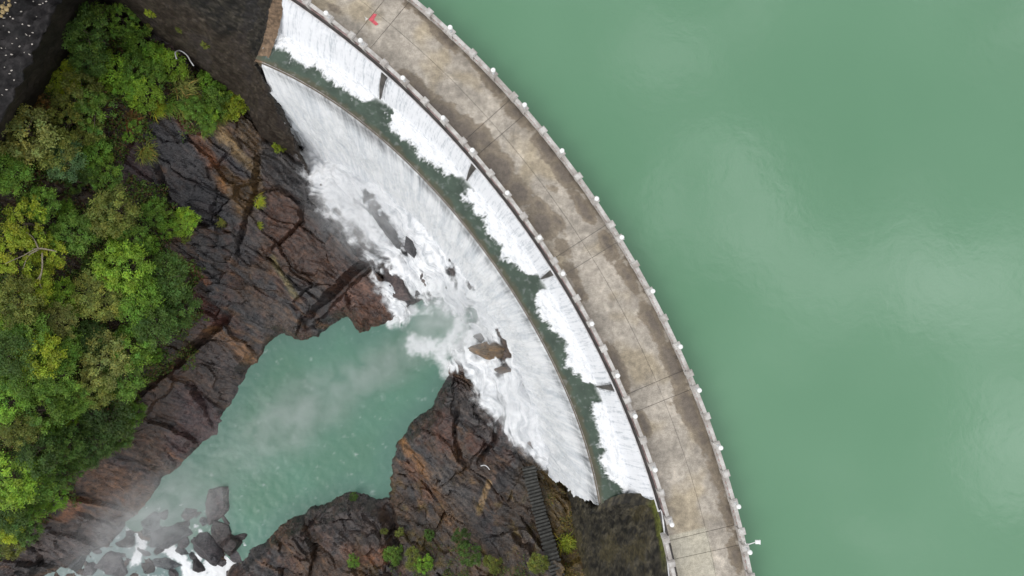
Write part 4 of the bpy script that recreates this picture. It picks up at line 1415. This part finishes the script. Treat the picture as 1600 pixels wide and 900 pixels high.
pipe('white bent pipe sticking up between the bushes and the dark dam face', [(276, 92), (274, 82), (281, 79), (292, 86), (298, 96), (303, 103)], 3.2, 0.075, M['pipe'])
pipe('thin white pipe lying along the foot of the dark dam face', [(334, 118), (352, 128), (370, 138), (388, 151)], 1.6, 0.05, M['pipe'])
pipe('small curved white pipe end on the brown headland rock', [(751, 728), (757, 727), (762, 730), (765, 734)], 0.5, 0.06, M['pipe'])

# ------------------------------------------------------------------ vegetation
def leaf_cloud(seed, kind):
    """leaf quads of a crown of radius 1 (flattened), with a brightness for each leaf"""
    r = np.random.default_rng(seed)
    C, N, size, bright, hues = [], [], [], [], []
    if kind == 'tree':
        K, per, cs, ls = 90, 80, 0.17, 0.034
    elif kind == 'loose':
        K, per, cs, ls = 64, 60, 0.13, 0.040
    else:  # shrub
        K, per, cs, ls = 56, 76, 0.18, 0.046
    lobes = r.normal(size=(5, 3))
    lobes /= np.linalg.norm(lobes, axis=1)[:, None]
    for k in range(K):
        d = r.normal(size=3)
        d[2] = abs(d[2]) * 0.8 - 0.12
        d /= np.linalg.norm(d)
        if k < 6:
            d = np.array([r.normal(0, 0.3), r.normal(0, 0.3), 1.0])
            d /= np.linalg.norm(d)
        rad = r.uniform(0.35, 0.95) ** 0.6 * (0.72 + 0.34 * max(0, (lobes @ d).max()))
        c = d * rad * np.array([1, 1, 0.75])
        sc = cs * r.uniform(0.7, 1.35)
        kb = r.uniform(0.62, 1.28)
        kh = r.normal(0, 0.07)
        q = r.normal(size=(per, 3))
        q /= np.linalg.norm(q, axis=1)[:, None]
        q[:, 2] = np.abs(q[:, 2]) * 1.0 - 0.25
        rr_ = r.uniform(0.1, 1.3, (per, 1))
        C.append(c + q * rr_ * sc)
        nn = q * 0.7 + np.array([0, 0, 0.75]) + r.normal(size=(per, 3)) * 0.6
        N.append(nn / np.linalg.norm(nn, axis=1)[:, None])
        size.append(ls * r.uniform(0.65, 1.35, per))
        bright.append(kb * r.uniform(0.75, 1.25, per))
        hues.append(np.full(per, kh))
    C, N, size, bright = np.vstack(C), np.vstack(N), np.concatenate(size), np.concatenate(bright)
    t = np.cross(N, r.normal(size=N.shape))
    t /= np.linalg.norm(t, axis=1)[:, None]
    b = np.cross(N, t)
    s = size[:, None]
    V = np.stack([C - t * s, C + b * s * 0.55 + N * s * 0.15, C + t * s * 1.1, C - b * s * 0.55 + N * s * 0.15], 1).reshape(-1, 3)
    Q = np.arange(len(V)).reshape(-1, 4)
    cb = np.repeat(bright, 4)[:, None] * np.array([1, 1, 1])
    hue = np.repeat(r.normal(0, 0.07, len(bright)) + np.concatenate(hues), 4)
    cb = cb * np.stack([1 + hue, np.ones_like(hue), 1 - hue], -1)
    return new_mesh('crown', V, Q, {'Col': np.clip(cb, 0.2, 2)}, smooth=False)


def wood_mesh(seed, kind):
    r = np.random.default_rng(seed)
    mb = MB()
    mb.tube([(0, 0, -1.5), (0.03, 0.02, -0.7), (0.0, 0.05, -0.2), (0.04, 0.02, 0.25)], [0.075, 0.06, 0.05, 0.025], 7)
    for k in range(7 if kind == 'tree' else 5):
        a = r.uniform(0, 2 * math.pi)
        l = r.uniform(0.5, 0.85)
        z0 = r.uniform(-0.55, 0.0)
        mb.tube([(0.01, 0.03, z0), (0.4 * l * math.cos(a), 0.4 * l * math.sin(a), z0 + 0.22), (l * math.cos(a), l * math.sin(a), z0 + r.uniform(0.3, 0.5))], [0.035, 0.022, 0.008], 5)
    return mb.mesh('trunk', True)


def tuft_mesh(seed, n=150):
    """long arching grass blades"""
    r = np.random.default_rng(seed)
    V, Q, Cc = [], [], []
    for k in range(n):
        a = r.normal(-0.9, 1.1)
        l = r.uniform(0.4, 1.1)
        w = r.uniform(0.018, 0.035)
        d = np.array([math.cos(a), math.sin(a), 0])
        s = np.array([-d[1], d[0], 0]) * w
        o = np.array([r.normal(0, 0.28), r.normal(0, 0.28), 0])
        up = r.uniform(0.35, 0.8)
        pts = [o, o + d * 0.3 * l + np.array([0, 0, up * 0.6]), o + d * 0.7 * l + np.array([0, 0, up * 0.75]), o + d * l + np.array([0, 0, up * 0.45])]
        ws = [1, 0.9, 0.65, 0.12]
        b0 = len(V)
        for p, ww in zip(pts, ws):
            V += [p - s * ww, p + s * ww]
        for i in range(3):
            Q.append((b0 + 2 * i, b0 + 2 * i + 1, b0 + 2 * i + 3, b0 + 2 * i + 2))
        dry = r.random() < 0.16
        br = r.uniform(0.7, 1.25)
        Cc += [np.array([1.7, 1.05, 1.2]) * br if dry else np.array([1, 1, 1]) * br] * 8
    return new_mesh('blades', V, Q, {'Col': np.clip(np.array(Cc), 0.2, 2.5)}, smooth=False)


CROWNS = {k: [leaf_cloud(300 + 10 * i + j, k) for j in range(5)] for i, k in enumerate(('tree', 'shrub', 'loose'))}
WOODS = {k: [wood_mesh(400 + 10 * i + j, k) for j in range(3)] for i, k in enumerate(('tree', 'shrub', 'loose'))}
TUFTS = [tuft_mesh(500 + j) for j in range(3)]
for k in CROWNS:
    for me in CROWNS[k]:
        me.materials.append(M['leaf'])
    for me in WOODS[k]:
        me.materials.append(M['bark'])
for me in TUFTS:
    me.materials.append(M['leaf'])
PAL = {'dark green': (72, 100, 48), 'mid green': (92, 126, 52), 'bright green': (102, 140, 52), 'lime': (116, 150, 52), 'yellow-green': (126, 144, 46), 'olive': (104, 116, 58), 'pale olive': (120, 130, 76), 'blue-green': (76, 106, 72), 'brownish': (108, 88, 54), 'deep green': (56, 80, 38)}
ROWS = {'a': 'below the dark dam face', 'b': 'under the black wall', 'c': 'beside the dark slate slab', 'd': 'in mid wood', 'e': 'above the jointed black rock', 'f': 'at the lower edge of the wood', 'g': 'near the bottom corner of the wood'}
# kind, px, py, radius px, colour, row
PLANTS = [
    ('tree', 138, 50, 40, 'dark green', 'a'), ('loose', 190, 30, 26, 'mid green', 'a'), ('shrub', 118, 62, 20, 'bright green', 'a'), ('shrub', 215, 62, 26, 'mid green', 'a'), ('shrub', 243, 84, 20, 'bright green', 'a'), ('shrub', 268, 106, 26, 'lime', 'a'),
    ('shrub', 172, 112, 28, 'lime', 'a'), ('shrub', 98, 124, 26, 'yellow-green', 'a'), ('tree', 140, 96, 30, 'dark green', 'a'), ('shrub', 205, 108, 26, 'mid green', 'a'), ('shrub', 203, 138, 22, 'bright green', 'a'), ('shrub', 228, 150, 27, 'lime', 'a'), ('loose', 240, 120, 24, 'mid green', 'a'),
    ('shrub', 322, 130, 18, 'bright green', 'a'), ('shrub', 338, 158, 24, 'mid green', 'a'), ('shrub', 366, 166, 22, 'yellow-green', 'a'), ('shrub', 325, 190, 16, 'mid green', 'a'), ('shrub', 350, 140, 16, 'bright green', 'a'), ('shrub', 302, 172, 20, 'mid green', 'a'), ('shrub', 330, 176, 14, 'lime', 'a'),
    ('loose', 120, 150, 34, 'olive', 'b'), ('loose', 150, 175, 32, 'mid green', 'b'), ('loose', 108, 190, 30, 'olive', 'b'), ('loose', 138, 205, 26, 'olive', 'b'), ('tree', 44, 212, 46, 'pale olive', 'b'), ('tree', 84, 232, 34, 'olive', 'b'), ('shrub', 66, 172, 24, 'brownish', 'b'), ('tree', 104, 254, 34, 'blue-green', 'b'),
    ('shrub', 150, 238, 28, 'mid green', 'b'), ('shrub', 167, 246, 12, 'lime', 'b'), ('tree', 18, 268, 32, 'mid green', 'b'), ('shrub', 168, 276, 26, 'mid green', 'b'), ('shrub', 116, 288, 17, 'dark green', 'b'), ('shrub', 138, 272, 16, 'dark green', 'b'), ('shrub', 200, 214, 9, 'bright green', 'b'), ('shrub', 212, 196, 11, 'mid green', 'b'), ('shrub', 30, 262, 11, 'lime', 'b'),
    ('tree', 70, 322, 30, 'mid green', 'c'), ('loose', 40, 350, 42, 'yellow-green', 'c'), ('loose', 20, 395, 38, 'yellow-green', 'c'), ('loose', 82, 398, 34, 'yellow-green', 'c'), ('tree', 114, 366, 34, 'mid green', 'c'), ('shrub', 105, 330, 16, 'bright green', 'c'), ('tree', 182, 330, 38, 'olive', 'c'), ('shrub', 150, 350, 24, 'dark green', 'c'), ('shrub', 245, 332, 22, 'mid green', 'c'),
    ('shrub', 288, 348, 21, 'lime', 'c'), ('shrub', 264, 358, 15, 'bright green', 'c'), ('shrub', 290, 372, 9, 'olive', 'c'), ('tree', 215, 376, 28, 'mid green', 'c'), ('shrub', 184, 366, 14, 'lime', 'c'), ('shrub', 232, 384, 18, 'bright green', 'c'),
    ('tree', 200, 420, 42, 'lime', 'd'), ('tree', 262, 434, 38, 'dark green', 'd'), ('tree', 284, 482, 34, 'dark green', 'd'), ('tree', 216, 466, 38, 'bright green', 'd'), ('tree', 156, 462, 36, 'olive', 'd'), ('shrub', 94, 462, 26, 'lime', 'd'), ('tree', 30, 474, 40, 'olive', 'd'), ('tree', 92, 500, 28, 'pale olive', 'd'), ('shrub', 10, 498, 22, 'lime', 'd'), ('shrub', 150, 420, 22, 'dark green', 'd'), ('tree', 60, 445, 30, 'yellow-green', 'd'), ('tree', 240, 506, 36, 'dark green', 'd'), ('shrub', 120, 480, 18, 'bright green', 'd'),
    ('tree', 44, 518, 36, 'mid green', 'e'), ('tree', 14, 556, 38, 'dark green', 'e'), ('tree', 60, 552, 40, 'yellow-green', 'e'), ('tree', 104, 545, 30, 'mid green', 'e'), ('tree', 166, 564, 44, 'pale olive', 'e'), ('tree', 208, 545, 38, 'mid green', 'e'), ('tree', 190, 592, 36, 'mid green', 'e'), ('tree', 146, 606, 32, 'olive', 'e'), ('tree', 40, 592, 36, 'mid green', 'e'), ('tree', 86, 588, 34, 'mid green', 'e'), ('shrub', 242, 556, 12, 'bright green', 'e'), ('tree', 140, 530, 28, 'deep green', 'e'), ('shrub', 55, 590, 14, 'lime', 'e'),
    ('tree', 16, 626, 38, 'bright green', 'f'), ('tree', 68, 640, 38, 'mid green', 'f'), ('tree', 28, 668, 32, 'olive', 'f'), ('tree', 112, 622, 28, 'mid green', 'f'), ('shrub', 82, 664, 18, 'bright green', 'f'), ('tree', 166, 652, 38, 'deep green', 'f'), ('shrub', 206, 644, 22, 'mid green', 'f'), ('tree', 150, 694, 32, 'deep green', 'f'), ('tree', 190, 682, 24, 'dark green', 'f'), ('tree', 58, 700, 40, 'deep green', 'f'), ('tree', 110, 690, 30, 'dark green', 'f'), ('shrub', 112, 650, 16, 'lime', 'f'),
    ('tree', 20, 744, 42, 'lime', 'g'), ('tree', 62, 748, 34, 'mid green', 'g'), ('shrub', 100, 744, 26, 'dark green', 'g'), ('shrub', 86, 774, 24, 'bright green', 'g'), ('tree', 16, 800, 34, 'dark green', 'g'), ('shrub', 48, 796, 24, 'mid green', 'g'), ('shrub', 12, 824, 24, 'yellow-green', 'g'), ('shrub', 42, 826, 22, 'dark green', 'g'), ('shrub', 20, 852, 20, 'olive', 'g'), ('shrub', 130, 716, 20, 'dark green', 'g')]
BARE = [('grass', 284, 136, 21, 'pale olive', 'pale long-bladed grass clump among the bushes above the tan streaked slab'), ('grass', 266, 164, 18, 'mid green', 'green grass clump at the edge above the dark slate slab'), ('grass', 312, 168, 19, 'mid green', 'feathery green grass clump below and right of the pale long-bladed one'), ('grass', 290, 166, 18, 'olive', 'olive grass clump hanging over the top of the tan streak'), ('grass', 300, 148, 18, 'olive', 'olive grass clump touching the pale long-bladed one'), ('grass', 344, 182, 15, 'olive', 'thin olive grass at the end of the bush strip'), ('grass', 246, 172, 15, 'yellow-green', 'yellowish grass clump over the edge of the dark slate slab'), ('grass', 322, 202, 13, 'mid green', 'small grass clump hanging lowest over the streaked slab'), ('grass', 230, 236, 20, 'olive', 'olive grass clump on its own beside the dark slate slab'),
        ('grass', 152, 150, 30, 'olive', 'drooping olive grass in the middle of the upper bushes'), ('grass', 205, 190, 16, 'brownish', 'small brown grass clump by the bare reddish rock'), ('grass', 406, 314, 11, 'yellow-green', 'tiny yellow grass tuft on the fractured rusty block'), ('grass', 345, 344, 10, 'olive', 'small pale grass tuft at the bottom of the slate slab'), ('grass', 404, 352, 7, 'yellow-green', 'smallest yellow tuft on the rusty block, below the other'),
        ('shrub', 437, 226, 12, 'yellow-green', 'small yellow-green plant at the foot of the dam beside the fall'), ('shrub', 616, 866, 15, 'mid green', 'small green shrub in the gap between the two lower outcrops'), ('shrub', 648, 872, 17, 'olive', 'olive shrub just right of the gap between the lower outcrops'), ('shrub', 664, 880, 15, 'bright green', 'bright little shrub at the bottom edge near the headland'), ('shrub', 626, 832, 8, 'olive', 'tiny shrub above the gap between the lower outcrops'),
        ('loose', 722, 838, 18, 'deep green', 'dark mossy plant running down the brown headland'), ('loose', 734, 868, 20, 'dark green', 'green plants at the headland bottom left of the stairs'), ('shrub', 842, 880, 16, 'olive', 'olive shrub growing close against the lower stairs'), ('grass', 884, 846, 16, 'yellow-green', 'yellow-green tuft on the mossy slope right of the stairs'), ('shrub', 670, 836, 9, 'dark green', 'dark cushion plant on the middle of the headland'), ('shrub', 770, 880, 14, 'olive', 'low olive bush at the bottom edge of the headland'),
        ('shrub', 552, 776, 7, 'dark green', 'tiny plant at the waterline of the lower outcrop'), ('shrub', 553, 876, 10, 'mid green', 'small green bush on the lower outcrop at the bottom edge'), ('shrub', 600, 830, 6, 'olive', 'tiny olive plant in the lower outcrop crack')]
WALLP = [(237, 20, 9, 'yellow-green', 'lime weed tuft high on the dark dam face'), (283, 46, 7, 'olive', 'olive weed in the middle of the dark dam face'), (326, 70, 8, 'olive', 'pale weed low on the dark dam face'), (238, 42, 6, 'olive', 'tiny weed under the lime tuft on the dark dam face')]

prnd = random.Random(5)


def plant(kind, px, py, rad, colour, label, zextra=0.0, group=None, base=None):
    g = on_ground(px, py, HT)
    s0 = (HCAM - g[2]) / FPX
    R = rad * s0 * 1.06
    hgt = {'tree': 1.35, 'loose': 1.1, 'shrub': 0.7, 'grass': 0.0}[kind] * R
    hgt = min(hgt, 4.2)
    if base is None:
        c = on_ground(px, py, HT, hgt)
        gz = float(look(HT, c[0], c[1]))
        hgt = c[2] - gz
    else:
        c = np.array(base, float)
        gz = c[2] - hgt
    name = {'tree': 'broadleaf_tree', 'loose': 'leafy_shrub', 'shrub': 'leafy_shrub', 'grass': 'grass_tuft'}[kind]
    cat = {'tree': 'tree', 'loose': 'shrub', 'shrub': 'shrub', 'grass': 'grass'}[kind]
    o = empty(name, (c[0], c[1], gz), label, cat, group)
    rot = prnd.uniform(0, 6.28)
    col = lin(*PAL[colour]) * prnd.uniform(1.15, 1.55) * np.array([1.1, 1.0, 0.8])
    if kind == 'grass':
        p = add('blades', TUFTS[prnd.randrange(3)], None, o)
        p.scale = (R, R, R * 0.9)
        p.rotation_euler = (0, 0, rot * 0.15)
        p.color = (*col, 1)
        return
    cr_ = add('crown', CROWNS[kind][prnd.randrange(5)], None, o)
    cr_.location = (0, 0, hgt)
    cr_.scale = (R * prnd.uniform(0.95, 1.1), R * prnd.uniform(0.95, 1.1), R * prnd.uniform(0.75, 0.95))
    cr_.rotation_euler = (prnd.uniform(-0.15, 0.15), prnd.uniform(-0.15, 0.15), rot)
    cr_.color = (*col, 1)
    tk = add('trunk', WOODS[kind][prnd.randrange(3)], None, o)
    tk.location = (0, 0, hgt)
    tk.scale = (R * 0.9, R * 0.9, max(R * 0.7, hgt / 1.4))
    tk.rotation_euler = (0, 0, rot)


by_row = {}
for p in PLANTS:
    by_row.setdefault((p[5], p[4], p[0] == 'tree'), []).append(p)
for (row, colour, _), ps in by_row.items():
    ps.sort(key=lambda p: p[1])
    for k, p in enumerate(ps):
        word = {'tree': 'tree', 'loose': 'loose shrub', 'shrub': 'bushy shrub'}[p[0]]
        pos = '' if len(ps) == 1 else (', ' + ORD[k] + ' from the left edge')
        plant(p[0], p[1], p[2], p[3], p[4], f'{colour} {word} {ROWS[row]}{pos}', group='trees and shrubs of the wooded bank')
for b in BARE:
    plant(*b)


def loft_hit(px, py, top, base):
    Tp = smooth_curve([W(*p) for p in top], 120)
    Bp = smooth_curve([W(*p) for p in base], 120)
    k = np.linspace(0, 1, 60)[None, :, None]
    P = Tp[:, None] + (Bp - Tp)[:, None] * k
    qx, qy = to_px(P[..., 0], P[..., 1], P[..., 2])
    i = np.argmin((qx - px) ** 2 + (qy - py) ** 2)
    return P.reshape(-1, 3)[i]


for px, py, rad, colour, lab in WALLP:
    plant('shrub', px, py, rad, colour, lab, base=loft_hit(px, py, AB_L_TOP, AB_L_BASE) + np.array([0, 0, 0.2]))

# bare branches over the yellow-green trees
for lab, segs in (('bleached bare branches spread over the yellow-green shrubs', [[(85, 392), (60, 388), (35, 400), (8, 412)], [(60, 388), (52, 372), (40, 362)], [(60, 390), (44, 400), (36, 420)], [(88, 393), (74, 390), (50, 388)]]),
                  ('thin grey forked branch below the bleached bare branches', [[(66, 395), (65, 425), (52, 445), (48, 456)], [(65, 425), (62, 440), (65, 452)]])):
    o = None
    for sgm in segs:
        P = np.array([on_ground(px, py, HT, 4.6) for px, py in sgm])
        P = smooth_curve(P, 12)
        if o is None:
            c = P[0].copy()
            o = empty('bare_branches', c, lab, 'branch')
        mb = MB()
        mb.tube(P - c, np.linspace(0.085, 0.025, 12), 6)
        add('branch', mb.mesh('branch', True), M['deadwood'], o)

# undergrowth that nobody could count, between the shrubs
r = np.random.default_rng(99)
N = 130000
ux_, uy_ = r.uniform(-120, 330, N), r.uniform(0, 880, N)
sd = poly_sd(ux_, uy_, WOOD_PX)
den = fbm(ux_ / 40, uy_ / 40, 4, 111)
kp = (sd < 8 + 24 * den) & (r.random(N) < sstep(-0.45, 0.25, den + 0.12) * 0.95)
ux_, uy_, den = ux_[kp], uy_[kp], den[kp]
zz = np.full(len(ux_), -25.0)
for _ in range(10):
    s = (HCAM - zz) / FPX
    zz = 0.5 * zz + 0.5 * look(HT, (ux_ - 800) * s, (450 - uy_) * s)
s = (HCAM - zz) / FPX
C = np.stack([(ux_ - 800) * s, (450 - uy_) * s, zz + r.uniform(0.05, 0.7, len(zz))], -1)
N3 = r.normal(size=C.shape) * 0.5 + np.array([0, 0, 1])
N3 /= np.linalg.norm(N3, axis=1)[:, None]
t = np.cross(N3, r.normal(size=C.shape))
t /= np.linalg.norm(t, axis=1)[:, None]
b = np.cross(N3, t)
sz = r.uniform(0.09, 0.2, (len(C), 1))
V = np.stack([C - t * sz, C + b * sz * 0.5, C + t * sz, C - b * sz * 0.5], 1).reshape(-1, 3)
cc = np.where(r.random((len(C), 1)) < 0.2, lin(104, 82, 50)[None], np.where(r.random((len(C), 1)) < 0.5, lin(66, 92, 36)[None], lin(92, 108, 46)[None])) * r.uniform(0.8, 1.6, (len(C), 1))
ug = add('undergrowth', new_mesh('undergrowth', V, np.arange(len(V)).reshape(-1, 4), {'Col': np.repeat(cc, 4, 0)}, smooth=False), M['leaf'], None, 'low leafy undergrowth between the shrubs of the bank', 'undergrowth', kind='stuff')
ug.color = (1, 1, 1, 1)

# moss and low plants on the headland and beside the stairs
r = np.random.default_rng(123)
N = 60000
ux_, uy_ = r.uniform(590, 930, N), r.uniform(735, 940, N)
den = fbm(ux_ / 26, uy_ / 40, 5, 117)
zone = np.maximum.reduce([sstep(-10, -60, poly_sd(ux_, uy_, [(600, 830), (640, 850), (700, 810), (760, 830), (850, 860), (880, 960), (560, 960)])), 0.9 * sstep(2, -14, poly_sd(ux_, uy_, [(846, 740), (885, 742), (905, 800), (915, 930), (880, 930), (862, 820)]))])
kp = r.random(N) < zone * sstep(-0.05, 0.5, den) * 0.8
ux_, uy_ = ux_[kp], uy_[kp]
zz = np.full(len(ux_), -28.0)
for _ in range(10):
    s = (HCAM - zz) / FPX
    zz = 0.5 * zz + 0.5 * look(HT, (ux_ - 800) * s, (450 - uy_) * s)
s = (HCAM - zz) / FPX
C = np.stack([(ux_ - 800) * s, (450 - uy_) * s, zz + r.uniform(0.02, 0.25, len(zz))], -1)
N3 = r.normal(size=C.shape) * 0.4 + np.array([0, 0, 1])
N3 /= np.linalg.norm(N3, axis=1)[:, None]
t = np.cross(N3, r.normal(size=C.shape))
t /= np.linalg.norm(t, axis=1)[:, None]
b = np.cross(N3, t)
sz = r.uniform(0.05, 0.14, (len(C), 1))
V = np.stack([C - t * sz, C + b * sz * 0.5, C + t * sz, C - b * sz * 0.5], 1).reshape(-1, 3)
yel = (ux_ > 842)[:, None] & (r.random((len(C), 1)) < 0.75)
cc = np.where(yel, lin(128, 112, 58)[None], np.where(r.random((len(C), 1)) < 0.3, lin(110, 90, 56)[None], lin(80, 98, 46)[None])) * r.uniform(0.7, 1.4, (len(C), 1))
mg = add('moss', new_mesh('moss', V, np.arange(len(V)).reshape(-1, 4), {'Col': np.repeat(cc, 4, 0)}, smooth=False), M['leaf'], None, 'moss and tiny plants on the headland and beside the stairs', 'moss', kind='stuff')
mg.color = (1, 1, 1, 1)

# ------------------------------------------------------------------ spray and mist above the falls, the pool and the rapids
def mist_material(name, density, scale):
    m = bpy.data.materials.new(name)
    m.use_nodes = True
    nt = m.node_tree
    nt.nodes.clear()
    out = nt.nodes.new('ShaderNodeOutputMaterial')
    pv = nt.nodes.new('ShaderNodeVolumePrincipled')
    pv.inputs['Color'].default_value = (0.985, 0.99, 0.995, 1)
    pv.inputs['Anisotropy'].default_value = 0.0
    tc = nt.nodes.new('ShaderNodeTexCoord')
    ln = nt.nodes.new('ShaderNodeVectorMath')
    ln.operation = 'LENGTH'
    nt.links.new(tc.outputs['Object'], ln.inputs[0])
    fall = nt.nodes.new('ShaderNodeMapRange')
    fall.interpolation_type = 'SMOOTHSTEP'
    fall.inputs[1].default_value, fall.inputs[2].default_value = 1.0, 0.15
    fall.inputs[3].default_value, fall.inputs[4].default_value = 0.0, 1.0
    nt.links.new(ln.outputs['Value'], fall.inputs[0])
    geo = nt.nodes.new('ShaderNodeNewGeometry')
    no = nt.nodes.new('ShaderNodeTexNoise')
    no.inputs['Scale'].default_value = scale
    no.inputs['Detail'].default_value = 3
    no.inputs['Distortion'].default_value = 0.6
    nt.links.new(geo.outputs['Position'], no.inputs['Vector'])
    nr = nt.nodes.new('ShaderNodeMapRange')
    nr.inputs[1].default_value, nr.inputs[2].default_value = 0.28, 0.72
    nr.inputs[3].default_value, nr.inputs[4].default_value = 0.0, density
    nt.links.new(no.outputs['Fac'], nr.inputs[0])
    mu = nt.nodes.new('ShaderNodeMath')
    mu.operation = 'MULTIPLY'
    nt.links.new(fall.outputs[0], mu.inputs[0])
    nt.links.new(nr.outputs[0], mu.inputs[1])
    nt.links.new(mu.outputs[0], pv.inputs['Density'])
    nt.links.new(pv.outputs['Volume'], out.inputs['Volume'])
    return m


MIST = [('drifting veil of mist over the middle of the green pool', 455, 655, 190, 85, 32, -33.0, 2.4, 0.30), ('mist streaming from the cascade inlet across the pool', 600, 570, 150, 55, 28, -33.0, 2.4, 0.26), ('mist hanging over the boulder rapids', 240, 810, 210, 95, 30, -32.6, 3.2, 0.28),
        ('spray rising from the cascade below the upper end of the curtain', 560, 320, 95, 130, 35, -28.5, 4.2, 0.30), ('spray cloud below the lower end of the curtain', 815, 640, 62, 120, 35, -28.5, 4.0, 0.32), ('spray at the foot of the curtain by the pool inlet', 715, 490, 110, 100, 0, -30.5, 3.6, 0.32)]
import bmesh
for lab, px, py, rx, ry, rot, z, hz, den in MIST:
    bm = bmesh.new()
    bmesh.ops.create_icosphere(bm, subdivisions=3, radius=1.0)
    me = bpy.data.meshes.new('mist')
    bm.to_mesh(me)
    bm.free()
    s = (HCAM - z) / FPX
    o = add('mist', me, mist_material('mist', den, 0.40), None, lab, 'mist', kind='stuff')
    o.location = W(px, py, z)
    o.scale = (rx * s, ry * s, hz)
    o.rotation_euler = (0, 0, math.radians(rot))
scene.cycles.volume_step_rate = 2.0
scene.cycles.volume_max_steps = 64
